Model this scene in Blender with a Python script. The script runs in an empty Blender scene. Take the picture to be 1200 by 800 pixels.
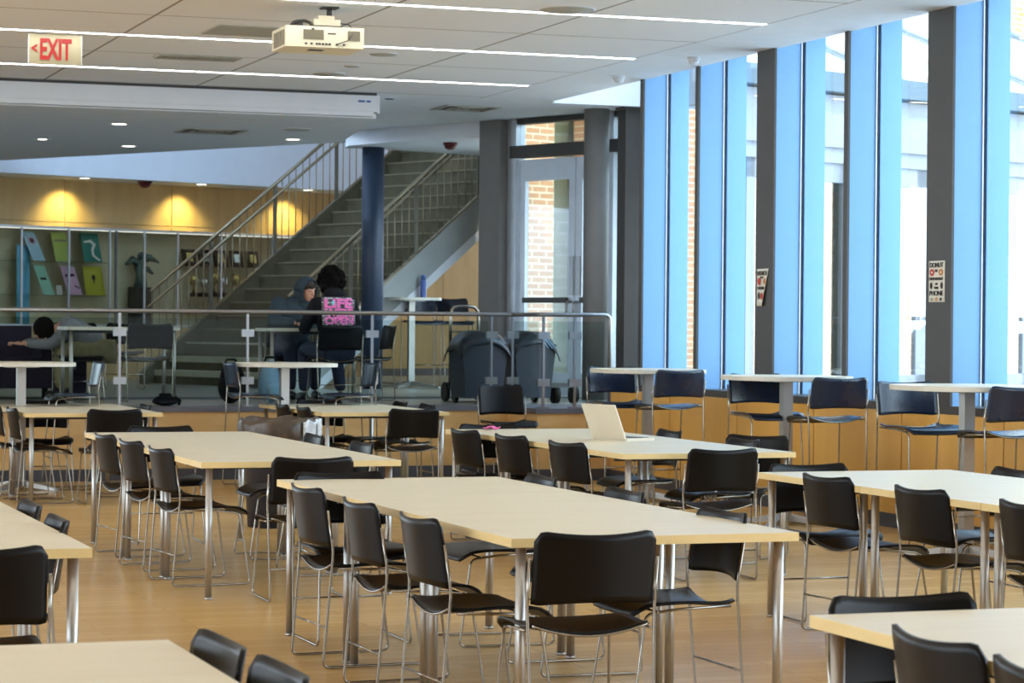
import bpy, bmesh, math, random
from mathutils import Vector, Matrix
random.seed(7)
C = bpy.context.scene.collection
PI = math.pi
R = math.radians

# ------------------------------------------------------------------ materials
def lin(c):
    c = c / 255.0
    return c / 12.92 if c <= .04045 else ((c + .055) / 1.055) ** 2.4
def rgb(r, g, b): return (lin(r), lin(g), lin(b), 1.0)
MATS = {}
def nodes_of(name):
    m = bpy.data.materials.new(name); m.use_nodes = True
    nt = m.node_tree; b = nt.nodes['Principled BSDF']
    MATS[name] = m
    return m, nt, b
def mat(name, col, rough=.5, metal=0., spec=.5, var=.06, scale=(3, 3, 3), coat=0.):
    """plain surface with a slight procedural variation"""
    m, nt, b = nodes_of(name)
    c = rgb(*col)
    b.inputs['Roughness'].default_value = rough
    b.inputs['Metallic'].default_value = metal
    b.inputs['Specular IOR Level'].default_value = spec
    if coat: b.inputs['Coat Weight'].default_value = coat
    tc = nt.nodes.new('ShaderNodeTexCoord'); mp = nt.nodes.new('ShaderNodeMapping')
    mp.inputs['Scale'].default_value = scale
    nz = nt.nodes.new('ShaderNodeTexNoise'); nz.inputs['Scale'].default_value = 2.0; nz.inputs['Detail'].default_value = 3
    rp = nt.nodes.new('ShaderNodeValToRGB')
    lo = tuple(x * (1 - var) for x in c[:3]) + (1,); hi = tuple(min(1, x * (1 + var)) for x in c[:3]) + (1,)
    rp.color_ramp.elements[0].position = .3; rp.color_ramp.elements[1].position = .7
    rp.color_ramp.elements[0].color = lo; rp.color_ramp.elements[1].color = hi
    nt.links.new(tc.outputs['Object'], mp.inputs['Vector']); nt.links.new(mp.outputs['Vector'], nz.inputs['Vector'])
    nt.links.new(nz.outputs['Fac'], rp.inputs['Fac']); nt.links.new(rp.outputs['Color'], b.inputs['Base Color'])
    return m
def emis(name, col, strength):
    m, nt, b = nodes_of(name)
    b.inputs['Base Color'].default_value = (0, 0, 0, 1)
    b.inputs['Emission Color'].default_value = col; b.inputs['Emission Strength'].default_value = strength
    return m
def glass(name, tint, refl=1.0, rough=0.0):
    """thin pane: tinted see-through with a mirror-like reflection that grows at grazing angles"""
    m, nt, b = nodes_of(name); nt.nodes.remove(b)
    out = nt.nodes['Material Output']
    t = nt.nodes.new('ShaderNodeBsdfTransparent'); t.inputs['Color'].default_value = tint
    g = nt.nodes.new('ShaderNodeBsdfGlossy'); g.inputs['Roughness'].default_value = rough
    fr = nt.nodes.new('ShaderNodeFresnel'); fr.inputs['IOR'].default_value = 1.45
    mu = nt.nodes.new('ShaderNodeMath'); mu.operation = 'MULTIPLY'; mu.inputs[1].default_value = refl
    mx = nt.nodes.new('ShaderNodeMixShader')
    nt.links.new(fr.outputs[0], mu.inputs[0]); nt.links.new(mu.outputs[0], mx.inputs[0])
    nt.links.new(t.outputs[0], mx.inputs[1]); nt.links.new(g.outputs[0], mx.inputs[2])
    nt.links.new(mx.outputs[0], out.inputs['Surface'])
    return m
def bricky(name, c1, c2, mortar, w, h, ms, offset=.5, rough=.6, loc=(0, 0, 0), upright=False, grain=None, spec=.5, bumpy=False):
    m, nt, b = nodes_of(name)
    tc = nt.nodes.new('ShaderNodeTexCoord'); mp = nt.nodes.new('ShaderNodeMapping')
    mp.inputs['Location'].default_value = loc
    if upright:
        sp = nt.nodes.new('ShaderNodeSeparateXYZ'); cb = nt.nodes.new('ShaderNodeCombineXYZ')
        nt.links.new(tc.outputs['Object'], sp.inputs[0])
        nt.links.new(sp.outputs['X'], cb.inputs['X']); nt.links.new(sp.outputs['Z'], cb.inputs['Y'])
        nt.links.new(cb.outputs[0], mp.inputs['Vector'])
    else:
        nt.links.new(tc.outputs['Object'], mp.inputs['Vector'])
    br = nt.nodes.new('ShaderNodeTexBrick'); br.offset = offset; br.squash = 1
    br.inputs['Scale'].default_value = 1; br.inputs['Brick Width'].default_value = w; br.inputs['Row Height'].default_value = h
    br.inputs['Mortar Size'].default_value = ms; br.inputs['Mortar Smooth'].default_value = 0
    br.inputs['Color1'].default_value = rgb(*c1); br.inputs['Color2'].default_value = rgb(*c2); br.inputs['Mortar'].default_value = rgb(*mortar)
    nt.links.new(mp.outputs[0], br.inputs['Vector'])
    src = br.outputs['Color']
    if grain:
        m2 = nt.nodes.new('ShaderNodeMapping'); m2.inputs['Scale'].default_value = grain
        nt.links.new(tc.outputs['Object'], m2.inputs['Vector'])
        nz = nt.nodes.new('ShaderNodeTexNoise'); nz.inputs['Scale'].default_value = 1; nz.inputs['Detail'].default_value = 4
        nt.links.new(m2.outputs[0], nz.inputs['Vector'])
        rp = nt.nodes.new('ShaderNodeValToRGB')
        rp.color_ramp.elements[0].position = .32; rp.color_ramp.elements[1].position = .68
        rp.color_ramp.elements[0].color = (.60, .56, .52, 1); rp.color_ramp.elements[1].color = (1.15, 1.14, 1.1, 1)
        mx = nt.nodes.new('ShaderNodeMix'); mx.data_type = 'RGBA'; mx.blend_type = 'MULTIPLY'; mx.inputs[0].default_value = 1
        nt.links.new(src, mx.inputs[6]); nt.links.new(rp.outputs['Color'], mx.inputs[7]); src = mx.outputs[2]
    nt.links.new(src, b.inputs['Base Color'])
    b.inputs['Roughness'].default_value = rough; b.inputs['Specular IOR Level'].default_value = spec
    return m
def wood(name, c1, c2, scale, rough=.45, spec=.5):
    m, nt, b = nodes_of(name)
    tc = nt.nodes.new('ShaderNodeTexCoord'); mp = nt.nodes.new('ShaderNodeMapping'); mp.inputs['Scale'].default_value = scale
    nz = nt.nodes.new('ShaderNodeTexNoise'); nz.inputs['Scale'].default_value = 1; nz.inputs['Detail'].default_value = 5; nz.inputs['Distortion'].default_value = .4
    rp = nt.nodes.new('ShaderNodeValToRGB')
    rp.color_ramp.elements[0].position = .3; rp.color_ramp.elements[1].position = .7
    rp.color_ramp.elements[0].color = rgb(*c1); rp.color_ramp.elements[1].color = rgb(*c2)
    nt.links.new(tc.outputs['Object'], mp.inputs['Vector']); nt.links.new(mp.outputs[0], nz.inputs['Vector'])
    nt.links.new(nz.outputs['Fac'], rp.inputs['Fac']); nt.links.new(rp.outputs['Color'], b.inputs['Base Color'])
    b.inputs['Roughness'].default_value = rough; b.inputs['Specular IOR Level'].default_value = spec
    return m

M_floor = bricky('floor_planks', (208, 164, 100), (224, 182, 116), (184, 140, 82), 1.3, .13, .003, .37, rough=.27, grain=(.6, 22, 1))
M_ceil_tile = bricky('ceiling_tile', (232, 234, 240), (232, 234, 240), (150, 146, 144), 1.48, 1.325, .012, 0, rough=.85, loc=(-8.13 + 1.48 * 12, -17.12 + 1.325 * 20, 0), spec=.2)
M_ceil = mat('ceiling_paint', (230, 233, 240), .85, spec=.2, var=.02)
M_white = mat('white_paint', (218, 220, 226), .6, var=.02)
M_bulk = mat('bulkhead_paint', (206, 216, 230), .7, var=.02)
M_maple = wood('maple_veneer', (178, 152, 106), (194, 168, 120), (5, 5, .6), .5)
M_caseback = wood('case_backing', (206, 194, 156), (220, 208, 172), (5, 5, .6), .6)
M_sillwood = wood('honey_veneer', (208, 156, 72), (224, 174, 92), (3, 3, .5), .42)
M_fascia = wood('platform_veneer', (204, 160, 98), (222, 182, 122), (2, 2, 6), .45)
M_top = wood('laminate_top', (212, 198, 168), (220, 207, 179), (.8, 9, 9), .36)
M_topedge = wood('laminate_edge', (214, 186, 126), (224, 198, 140), (4, 4, 9), .45)
M_bartop = wood('bar_laminate', (224, 210, 182), (234, 222, 198), (.8, 9, 9), .36)
M_stool = mat('black_polymer_blue_sheen', (13, 31, 54), .26, spec=.6, var=.1, scale=(8, 8, 8))  # blue window sheen on black polymer put into the base colour
M_baredge = wood('bar_edge', (206, 198, 182), (216, 210, 196), (4, 4, 9), .4)
M_black = mat('black_polymer', (13, 10, 9), .36, spec=.19, var=.12, scale=(8, 8, 8))
M_dark = mat('charcoal_metal', (66, 64, 63), .5, var=.06)
M_darkbrown = mat('bronze_metal', (58, 54, 50), .5, var=.08)
M_base = mat('rubber_base', (66, 66, 72), .6, var=.1)
M_trimgrey = mat('grey_edge_trim', (92, 92, 100), .55, var=.08)
M_chrome = mat('chrome', (150, 142, 130), .2, 1.0, var=.03)
M_steel = mat('brushed_steel', (150, 150, 150), .34, 1.0, var=.05)
M_legmetal = mat('table_leg_metal', (176, 172, 166), .38, .85, var=.05)
M_alu = mat('aluminium', (196, 200, 206), .4, .6, var=.04)
M_fin = mat('sky_tinted_fin', (122, 168, 214), .45, .0, var=.015)  # sky reflection on the aluminium put into the base colour
M_gasket = mat('navy_gasket', (34, 46, 72), .5, var=.05)
M_column = mat('grey_column_paint', (112, 108, 104), .55, var=.05)
M_navy = mat('navy_column_paint', (33, 46, 68), .45, var=.08)
M_platform = mat('polished_concrete', (128, 128, 118), .3, var=.12, scale=(1.5, 1.5, 1.5))
M_tread = mat('stair_carpet', (92, 86, 68), .9, spec=.2, var=.12)
M_nosing = mat('stair_nosing', (128, 120, 96), .8, spec=.2)
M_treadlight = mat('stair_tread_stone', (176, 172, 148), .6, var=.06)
M_stringer = mat('stringer_paint', (150, 152, 150), .5, var=.04)
M_railpost = mat('rail_post_paint', (112, 106, 92), .6, spec=.3)
M_bronzerail = mat('warm_steel_rail', (150, 138, 114), .34, .8, var=.05)
M_facade = mat('facade_paint', (146, 148, 156), .5, var=.02)
M_eaves = mat('shaded_eaves', (86, 104, 118), .5, var=.04)  # shade on the eaves beam put into this darker colour
M_concrete = mat('pale_concrete', (200, 198, 192), .8, var=.06)
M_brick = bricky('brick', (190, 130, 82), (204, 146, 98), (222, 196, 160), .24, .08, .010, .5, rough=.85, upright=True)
M_shadebrick = bricky('shaded_brick', (120, 120, 84), (134, 132, 96), (140, 138, 110), .42, .14, .012, .5, rough=.85, upright=True)  # darker copy of the brick, shade of the recess put into its colour
M_winglass = glass('window_glass', (.95, .98, .98, 1), .3)
M_railglass = glass('railing_glass', (.82, .87, .86, 1), .06)
M_caseglass = glass('case_glass', (.93, .96, .95, 1), .6)
M_casefill = emis('case_fill_glow', (1, .95, .82, 1), 1.6)  # glowing strip added to brighten the inside of the display case
M_led = emis('led_strip', (1, .97, .93, 1), 15.0)
M_down = emis('downlight_glow', (1, .93, .78, 1), 9.0)
M_exitplate = mat('exit_plate', (176, 168, 138), .4, var=.04)
M_red = emis('exit_letters', (1, .06, .05, 1), .9)
M_redplastic = mat('red_plastic', (84, 16, 16), .4)
M_proj = mat('ivory_plastic', (236, 226, 198), .45, var=.03)
M_grille = mat('grille_shadow', (120, 112, 92), .6)
M_ventgrey = mat('vent_grey', (168, 166, 158), .6)
M_laptop = mat('laptop_shell', (226, 216, 196), .35, .2, var=.02)
M_blue = mat('logo_blue', (70, 100, 170), .5)
M_paper = mat('paper', (226, 222, 208), .7, var=.02)
M_ink = mat('printed_ink', (40, 36, 34), .7)
M_inkred = mat('printed_red', (196, 70, 60), .7)
M_inkorange = mat('printed_orange', (196, 130, 62), .7)
M_skin = mat('skin', (206, 150, 124), .5, var=.04)
M_hood = mat('slate_fleece', (58, 70, 78), .85, spec=.2, var=.15, scale=(12, 12, 12))
M_blackcloth = mat('black_fleece', (22, 22, 26), .85, spec=.2, var=.2, scale=(12, 12, 12))
M_greycloth = mat('grey_knit', (124, 124, 128), .85, spec=.2, var=.1, scale=(12, 12, 12))
M_jeans = mat('dark_denim', (48, 54, 72), .85, spec=.2, var=.15, scale=(20, 20, 20))
M_khaki = mat('khaki_cloth', (138, 128, 96), .85, spec=.2, var=.1, scale=(12, 12, 12))
M_hair = mat('black_hair', (16, 13, 12), .9, spec=.1, var=.3, scale=(40, 40, 8))
M_hairbrown = mat('dark_brown_hair', (48, 36, 26), .6, var=.3, scale=(40, 40, 8))
M_shoe = mat('black_shoe', (26, 26, 28), .5)
M_pink = mat('pink_print', (236, 110, 178), .7, var=.06)
M_cyan = mat('cyan_print', (130, 214, 226), .7)
M_specks = bricky('speckled_print', (226, 226, 226), (30, 30, 34), (30, 30, 34), .03, .022, .004, .5, rough=.8, upright=True)
M_lightblue = mat('pale_blue_canvas', (126, 158, 184), .8, var=.08)
M_bottle = mat('bottle_blue', (70, 96, 158), .35)
M_liner = mat('brown_liner', (72, 58, 44), .35, var=.35, scale=(9, 9, 9))
M_clear = mat('clear_liner', (206, 210, 214), .12, var=.2, scale=(14, 14, 14))
M_sofa = mat('plum_upholstery', (44, 38, 52), .8, spec=.2, var=.1)
M_bin = mat('bin_plastic', (40, 46, 58), .45)
M_binlid = mat('bin_bag', (28, 32, 40), .3, var=.4, scale=(10, 10, 10))
M_bronze = mat('bronze_patina', (92, 108, 100), .4, .5, var=.25, scale=(12, 12, 12))
M_gold = mat('trophy_gold', (206, 178, 110), .25, .9)
M_silver = mat('trophy_silver', (200, 204, 204), .2, .9)
M_mint = mat('mint_card', (158, 206, 178), .7)
M_paleblue = mat('pale_blue_card', (170, 200, 214), .7)
M_lime = mat('lime_card', (172, 182, 84), .7)
M_teal = mat('teal_card', (38, 112, 96), .7)
M_pinkcard = mat('pink_card', (214, 168, 190), .7)
M_yellow = mat('yellow_card', (190, 178, 48), .7)
M_stripe = mat('sky_blue_stripe', (110, 184, 214), .6)  # plain blue for the upright stripe in the display case

# ------------------------------------------------------------------ mesh builders
class MB:
    def __init__(s): s.v = []; s.f = []; s.mi = []; s.sm = []
    def add(s, vs, fs, mi=0, smooth=False):
        o = len(s.v); s.v += [tuple(p) for p in vs]
        for f in fs: s.f.append(tuple(i + o for i in f)); s.mi.append(mi); s.sm.append(smooth)
        return s
    def box(s, x0, x1, y0, y1, z0, z1, mi=0, top=None):
        vs = [(x, y, z) for z in (z0, z1) for y in (y0, y1) for x in (x0, x1)]
        fs = [(0, 2, 3, 1), (4, 5, 7, 6), (0, 1, 5, 4), (2, 6, 7, 3), (0, 4, 6, 2), (1, 3, 7, 5)]
        o = len(s.f); s.add(vs, fs, mi)
        if top is not None: s.mi[o + 1] = top
        return s
    def prism(s, poly, z0, z1, mi=0, top=None):
        n = len(poly)
        vs = [(x, y, z0) for x, y in poly] + [(x, y, z1) for x, y in poly]
        fs = [tuple(range(n))[::-1], tuple(range(n, 2 * n))] + [(i, (i + 1) % n, (i + 1) % n + n, i + n) for i in range(n)]
        o = len(s.f); s.add(vs, fs, mi)
        if top is not None: s.mi[o + 1] = top
        return s
    def extr(s, poly3, d, mi=0):
        n = len(poly3); d = Vector(d)
        vs = [Vector(p) for p in poly3] + [Vector(p) + d for p in poly3]
        fs = [tuple(range(n))[::-1], tuple(range(n, 2 * n))] + [(i, (i + 1) % n, (i + 1) % n + n, i + n) for i in range(n)]
        return s.add(vs, fs, mi)
    def tube(s, pts, r, n=8, mi=0, fillet=0., closed=False):
        P = [Vector(p) for p in pts]
        if fillet:
            Q = [P[0]]
            for i in range(1, len(P) - 1):
                a = (P[i - 1] - P[i]); b = (P[i + 1] - P[i]); f = min(fillet, a.length * .45, b.length * .45)
                p0 = P[i] + a.normalized() * f; p2 = P[i] + b.normalized() * f
                for t in (0, .33, .67, 1): Q.append(p0 * (1 - t) ** 2 + P[i] * 2 * t * (1 - t) + p2 * t * t)
            Q.append(P[-1]); P = Q
        rr = r if isinstance(r, (list, tuple)) else [r] * len(P)
        vs = []; up = None
        for i, p in enumerate(P):
            t = (P[min(i + 1, len(P) - 1)] - P[max(i - 1, 0)]).normalized()
            if up is None:
                up = t.orthogonal().normalized()
            else:
                up = (up - t * up.dot(t)); up = up.normalized() if up.length > 1e-6 else t.orthogonal().normalized()
            w = t.cross(up)
            for k in range(n):
                a = 2 * PI * k / n; vs.append(p + (up * math.cos(a) + w * math.sin(a)) * rr[i])
        fs = []
        for i in range(len(P) - 1):
            for k in range(n): fs.append((i * n + k, i * n + (k + 1) % n, (i + 1) * n + (k + 1) % n, (i + 1) * n + k))
        o = len(P)
        s.add(vs, fs, mi, True)
        b = len(s.v) - len(vs)
        s.f += [tuple(b + k for k in range(n))[::-1], tuple(b + (o - 1) * n + k for k in range(n))]; s.mi += [mi, mi]; s.sm += [False, False]
        return s
    def lathe(s, prof, cx=0, cy=0, n=24, mi=0, smooth=True, caps=True):
        vs = []
        for r, z in prof:
            for k in range(n):
                a = 2 * PI * k / n; vs.append((cx + r * math.cos(a), cy + r * math.sin(a), z))
        fs = [(i * n + k, i * n + (k + 1) % n, (i + 1) * n + (k + 1) % n, (i + 1) * n + k) for i in range(len(prof) - 1) for k in range(n)]
        s.add(vs, fs, mi, smooth); b = len(s.v) - len(vs); o = len(prof)
        if not caps: return s
        s.f += [tuple(b + k for k in range(n))[::-1], tuple(b + (o - 1) * n + k for k in range(n))]; s.mi += [mi, mi]; s.sm += [False, False]
        return s
    def cyl(s, cx, cy, z0, z1, r, n=20, mi=0): return s.lathe([(r, z0), (r, z1)], cx, cy, n, mi)
    def ell(s, c, rx, ry, rz, n=16, m=10, mi=0, M=None):
        vs = []; fs = []
        for i in range(m + 1):
            th = PI * i / m
            for k in range(n):
                a = 2 * PI * k / n
                p = Vector((rx * math.sin(th) * math.cos(a), ry * math.sin(th) * math.sin(a), rz * math.cos(th)))
                if M: p = M @ p
                vs.append(Vector(c) + p)
        for i in range(m):
            for k in range(n): fs.append((i * n + k, (i + 1) * n + k, (i + 1) * n + (k + 1) % n, i * n + (k + 1) % n))
        return s.add(vs, fs, mi, True)
    def sheet(s, fn, nu, nv, th, mi=0):
        """thick curved sheet; fn(u,v)->Vector for u,v in 0..1"""
        G = [[fn(i / nu, j / nv) for i in range(nu + 1)] for j in range(nv + 1)]
        top = []; bot = []
        for j in range(nv + 1):
            for i in range(nu + 1):
                du = G[j][min(i + 1, nu)] - G[j][max(i - 1, 0)]; dv = G[min(j + 1, nv)][i] - G[max(j - 1, 0)][i]
                nrm = du.cross(dv); nrm = nrm.normalized() if nrm.length > 1e-9 else Vector((0, 0, 1))
                top.append(G[j][i] + nrm * th / 2); bot.append(G[j][i] - nrm * th / 2)
        w = nu + 1; N = len(top); fs = []
        for j in range(nv):
            for i in range(nu):
                a = j * w + i; fs.append((a, a + 1, a + w + 1, a + w)); fs.append((N + a, N + a + w, N + a + w + 1, N + a + 1))
        rim = [i for i in range(w)] + [j * w + nu for j in range(1, nv + 1)] + [nv * w + i for i in range(nu - 1, -1, -1)] + [j * w for j in range(nv - 1, 0, -1)]
        for k in range(len(rim)):
            a, b = rim[k], rim[(k + 1) % len(rim)]; fs.append((a, N + a, N + b, b))
        return s.add(top + bot, fs, mi, True)
    def mesh(s, name, mats):
        me = bpy.data.meshes.new(name); me.from_pydata(s.v, [], s.f)
        for m in (mats if isinstance(mats, (list, tuple)) else [mats]): me.materials.append(m)
        me.polygons.foreach_set('material_index', s.mi); me.polygons.foreach_set('use_smooth', s.sm)
        me.update(); bm = bmesh.new(); bm.from_mesh(me); bmesh.ops.recalc_face_normals(bm, faces=bm.faces); bm.to_mesh(me); bm.free()
        return me
    def build(s, name, mats, parent=None):
        o = bpy.data.objects.new(name, s.mesh(name, mats)); C.objects.link(o); o.parent = parent; return o

def inst(name, me, parent):
    o = bpy.data.objects.new(name, me); C.objects.link(o); o.parent = parent; return o
def tag(o, label, cat, group=None, kind=None):
    if label: o['label'] = label
    if cat: o['category'] = cat
    if group: o['group'] = group
    if kind: o['kind'] = kind
    return o
def thing(name, label, cat, loc=(0, 0, 0), rz=0., group=None):
    o = bpy.data.objects.new(name, None); C.objects.link(o); o.empty_display_size = .1
    o.location = loc; o.rotation_euler = (0, 0, rz)
    return tag(o, label, cat, group)
def struct(name, mb, m, label=None, loc=None, rz=None):
    o = mb.build(name, m); o['kind'] = 'structure'
    if label: o['label'] = label
    if loc: o.location = loc
    if rz: o.rotation_euler = (0, 0, rz)
    return o
def struct_root(name, label=None, loc=(0, 0, 0), rz=0.):
    o = bpy.data.objects.new(name, None); C.objects.link(o); o.location = loc; o.rotation_euler = (0, 0, rz); o['kind'] = 'structure'
    if label: o['label'] = label
    return o
def text_mesh(s, w, h, name='lettering', bold=0.0, depth=.002):
    cu = bpy.data.curves.new('txt', 'FONT'); cu.body = s; cu.align_x = 'LEFT'; cu.extrude = depth; cu.offset = bold
    ob = bpy.data.objects.new('txt', cu); C.objects.link(ob)
    dg = bpy.context.evaluated_depsgraph_get(); me = bpy.data.meshes.new_from_object(ob.evaluated_get(dg))
    bpy.data.objects.remove(ob); bpy.data.curves.remove(cu)
    xs = [v.co.x for v in me.vertices]; ys = [v.co.y for v in me.vertices]
    x0, x1, y0, y1 = min(xs), max(xs), min(ys), max(ys)
    for v in me.vertices:
        v.co.x = ((v.co.x - x0) / (x1 - x0) - .5) * w; v.co.y = ((v.co.y - y0) / (y1 - y0) - .5) * h
    me.name = name
    return me
def text(s, w, h, m, parent, loc, rot, bold=0.0, name='lettering'):
    me = text_mesh(s, w, h, name, bold); me.materials.clear(); me.materials.append(m)
    o = inst(name, me, parent); o.location = loc; o.rotation_euler = rot
    return o

# ------------------------------------------------------------------ camera (90 mm class view across the hall)
H = 1.49
TH, PIT, ROLL, F = R(19.56), 20.2 / 2900, .0085, 2900.
cam = bpy.data.cameras.new('camera'); co = bpy.data.objects.new('camera', cam); C.objects.link(co)
Rv = Vector((math.cos(TH), -math.sin(TH), 0)); Fv = Vector((math.sin(TH) * math.cos(PIT), math.cos(TH) * math.cos(PIT), -math.sin(PIT)))
Uv = Rv.cross(Fv)
r2 = (Rv + Uv * ROLL).normalized(); u2 = (Uv - Rv * ROLL).normalized()
mw = Matrix((r2, u2, -Fv)).transposed().to_4x4(); mw.translation = (0, 0, H)
co.matrix_world = mw
cam.sensor_width = 36; cam.lens = F * 36 / 1200; cam.clip_start = .1; cam.clip_end = 400
cam.dof.use_dof = True; cam.dof.focus_distance = 11.5; cam.dof.aperture_fstop = 9
bpy.context.scene.camera = co

# ------------------------------------------------------------------ constants of the hall
WX = 8.9            # window wall
CZ = 3.79           # ceiling
PZ = .69            # raised platform
UD = Vector((.9239, .3827, 0)); VD = Vector((-.3827, .9239, 0)); RZ = R(22.5)   # axes of the rear, skewed part of the building
def uv(u, v): return UD * u + VD * v

# floor
struct('floor', MB().box(-8, WX + .1, -3, 23.0, -.1, 0), M_floor, 'tan wood plank floor of the lower dining area')
# ceiling: tiled main field, plain band along the windows and behind the screen
c = MB()
def ceil_poly(poly, mi): c.prism(poly, CZ, CZ + .5, mi)
ceil_poly([(-8, -3), (8.13, -3), (8.13, 23.95), (-8, 23.95)], 0)
ceil_poly([(8.13, -3), (WX + .02, -3), (WX + .02, 23.95), (8.13, 23.95)], 1)
ceil_poly([(-8, 23.95), (10.3, 23.95), (9.17, 26.6), (8.4, 28.0), (8.72, 30.5), (8.5, 30.55), (7.6, 27.2), (-8, 27.2)], 1)
struct('ceiling', c, [M_ceil_tile, M_ceil], 'white tiled ceiling with linear light slots')
HC = 3.55
h = MB().prism([(-8, 24.0), (7.05, 24.0), (7.62, 27.32), (4.46, 32.39), (-8, 32.39)], HC, CZ - .002)
h.prism([(8.10, 28.75), (8.36, 28.0), (9.17, 26.5), (10.2, 29.7), (8.66, 29.15), (8.18, 29.15)], 3.62, CZ - .002)
struct('ceiling_hall', h, M_ceil, 'lower white ceiling over the raised platform')
# bright lantern in the corner where the ceiling opens beside the windows
l = MB().box(WX + .02, 10.6, 23.88, 23.94, CZ - .02, 5.2).box(WX + .02, 10.6, 21.2, 23.94, 5.2, 5.3)  # cap over the opening added to keep sun off the round column
struct('trim_1', l, M_white, 'white rim around the opening in the ceiling corner')
# platform
p = MB().box(-8, 8.12, 22.95, 37.5, 0, PZ - .05).box(8.12, 10.6, 22.12, 37.5, 0, PZ - .05).box(10.6, 14, 27, 37.5, 0, PZ - .05)
struct('platform', p, M_fascia, 'raised platform with honey wood fascia')
t = MB().box(-8, 8.10, 22.93, 23.25, PZ - .05, PZ - .001).box(8.10, 9.0, 22.10, 23.25, PZ - .05, PZ - .001)
struct('trim_2', t, M_trimgrey, 'dark grey edge trim of the raised platform')
t = MB().box(-8, 8.12, 23.25, 37.5, PZ - .05, PZ).box(8.12, 14, 23.25, 37.5, PZ - .05, PZ)
struct('platform_floor', t, M_platform, 'polished grey concrete floor of the raised platform')
t = MB(); t.extr([(-2, 25.2, PZ + .001), (12, 25.2, PZ + .001), (12, 25.75, PZ + .001), (-2, 25.75, PZ + .001)], (0, 0, .002))  # thin dark strip laid across the platform floor
struct('trim_3', t, M_base, 'dark band across the platform floor')
struct('baseboard_back', MB().box(-8, 8.10, 22.925, 22.95, 0, .11).box(8.095, 8.12, 22.1, 22.95, 0, .11).box(8.12, WX, 22.095, 22.12, 0, .11), M_base)
# low wall under the windows
w = MB()
yy = 22.1
while yy > 3.0:
    w.box(WX - .04, WX + .3, yy - 1.44, yy - .006, .1, .87); yy -= 1.45
struct('wall_right', w, M_sillwood, 'honey wood low wall under the tall windows')
struct('baseboard_right', MB().box(WX - .05, WX + .3, 3, 22.1, 0, .105), M_base)
struct('trim_4', MB().box(WX - .02, 9.36, 3, 22.1, .872, .93), M_dark, 'dark metal window sill')
struct('wall_left', MB().box(-8.2, -8, 20, 37.5, 0, 7).box(-8.2, -8, -3, 20, 0, .9), M_white)
struct('wall_front', MB().box(-8.2, WX + .1, -3.2, -3, 0, CZ), M_column)
struct('upper_sun_block', MB().box(-8, WX, -3, 25.5, CZ + .51, 7.2), M_white)  # unseen mass added above the ceiling to stop sun leaking into the hall
struct('sun_overhang', MB().box(WX, 9.62, -3, 22, 4.02, 4.25), M_white, 'added overhang shading the window fins')  # unseen, added to keep direct sun off the fins

# tall windows: deep mullions coloured as reflected sky, wide dark column faces on every second one
cols = [(11.43, 11.49), (12.72, 13.08), (14.35, 14.41), (15.63, 15.99), (17.25, 17.31), (18.57, 18.90), (20.12, 20.18), (21.40, 21.46)]
prev = 9.9
for i, (y0, y1) in enumerate(cols):
    wr = struct_root('window_%d' % (i + 1), 'tall window bay with mullion tinted as reflected sky', (WX, y0, .93))
    hgt = CZ - .93 + .3; d = y1 - y0
    MB().box(.0, .23, 0, d, 0, hgt).box(.265, .45, .0, d, 0, hgt).build('mullion', M_fin, wr)
    MB().box(.23, .265, .012, d - .012, 0, hgt).build('gasket', M_gasket, wr)
    MB().box(.222, .230, -.012, .0, 0, hgt).build('glazing_bead', M_alu, wr)
    MB().box(-.02, .0, -.004, d + .004, -.06 if d > .1 else 0, hgt).build('column_face', M_dark, wr)
    MB().box(.244, .252, prev - y0, 0.012, 0, hgt).build('glass_pane', M_winglass, wr)
    prev = y1
# ------------------------------------------------------------------ entrance doors on the platform (skewed wall)
DP = Vector((9.25, 26.5, 0)); DD = Vector((.3827, -.9239, 0))
DRZ = math.atan2(DD.y, DD.x)       # local x runs along the door wall, local y towards outside
def door_root(name, label): return struct_root(name, label, (DP.x, DP.y, PZ), DRZ)
col = struct('column', MB().box(-.17, .18, -.16, .16, 0, CZ - PZ), M_column, 'square grey column beside the entrance doors', (DP.x, DP.y, PZ), DRZ)
struct('wall_sun_block', MB().box(-.3, 3.2, -.1, .1, CZ - PZ, 6.3), M_white, None, (DP.x, DP.y, PZ), DRZ)  # added above the doors to keep sun out of the stair hall
fr = door_root('door_frame', 'silver entrance door frame with transom')
MB().box(.18, .24, -.04, .06, 0, CZ - PZ).box(.24, .34, -.06, .08, 0, CZ - PZ).box(1.80, 1.90, -.06, .08, 0, CZ - PZ).build('jamb', M_alu, fr)
MB().box(.24, 2.3, -.07, .07, 2.66, 2.80).build('transom_bar', M_darkbrown, fr)
MB().box(.24, 2.3, -.05, .07, CZ - PZ - .06, CZ - PZ).build('header', M_darkbrown, fr)
MB().box(.34, 1.8, -.005, .005, 2.80, CZ - PZ - .06).box(1.9, 2.25, -.005, .005, 0.05, CZ - PZ - .06).build('transom_glass', M_winglass, fr)
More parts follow.
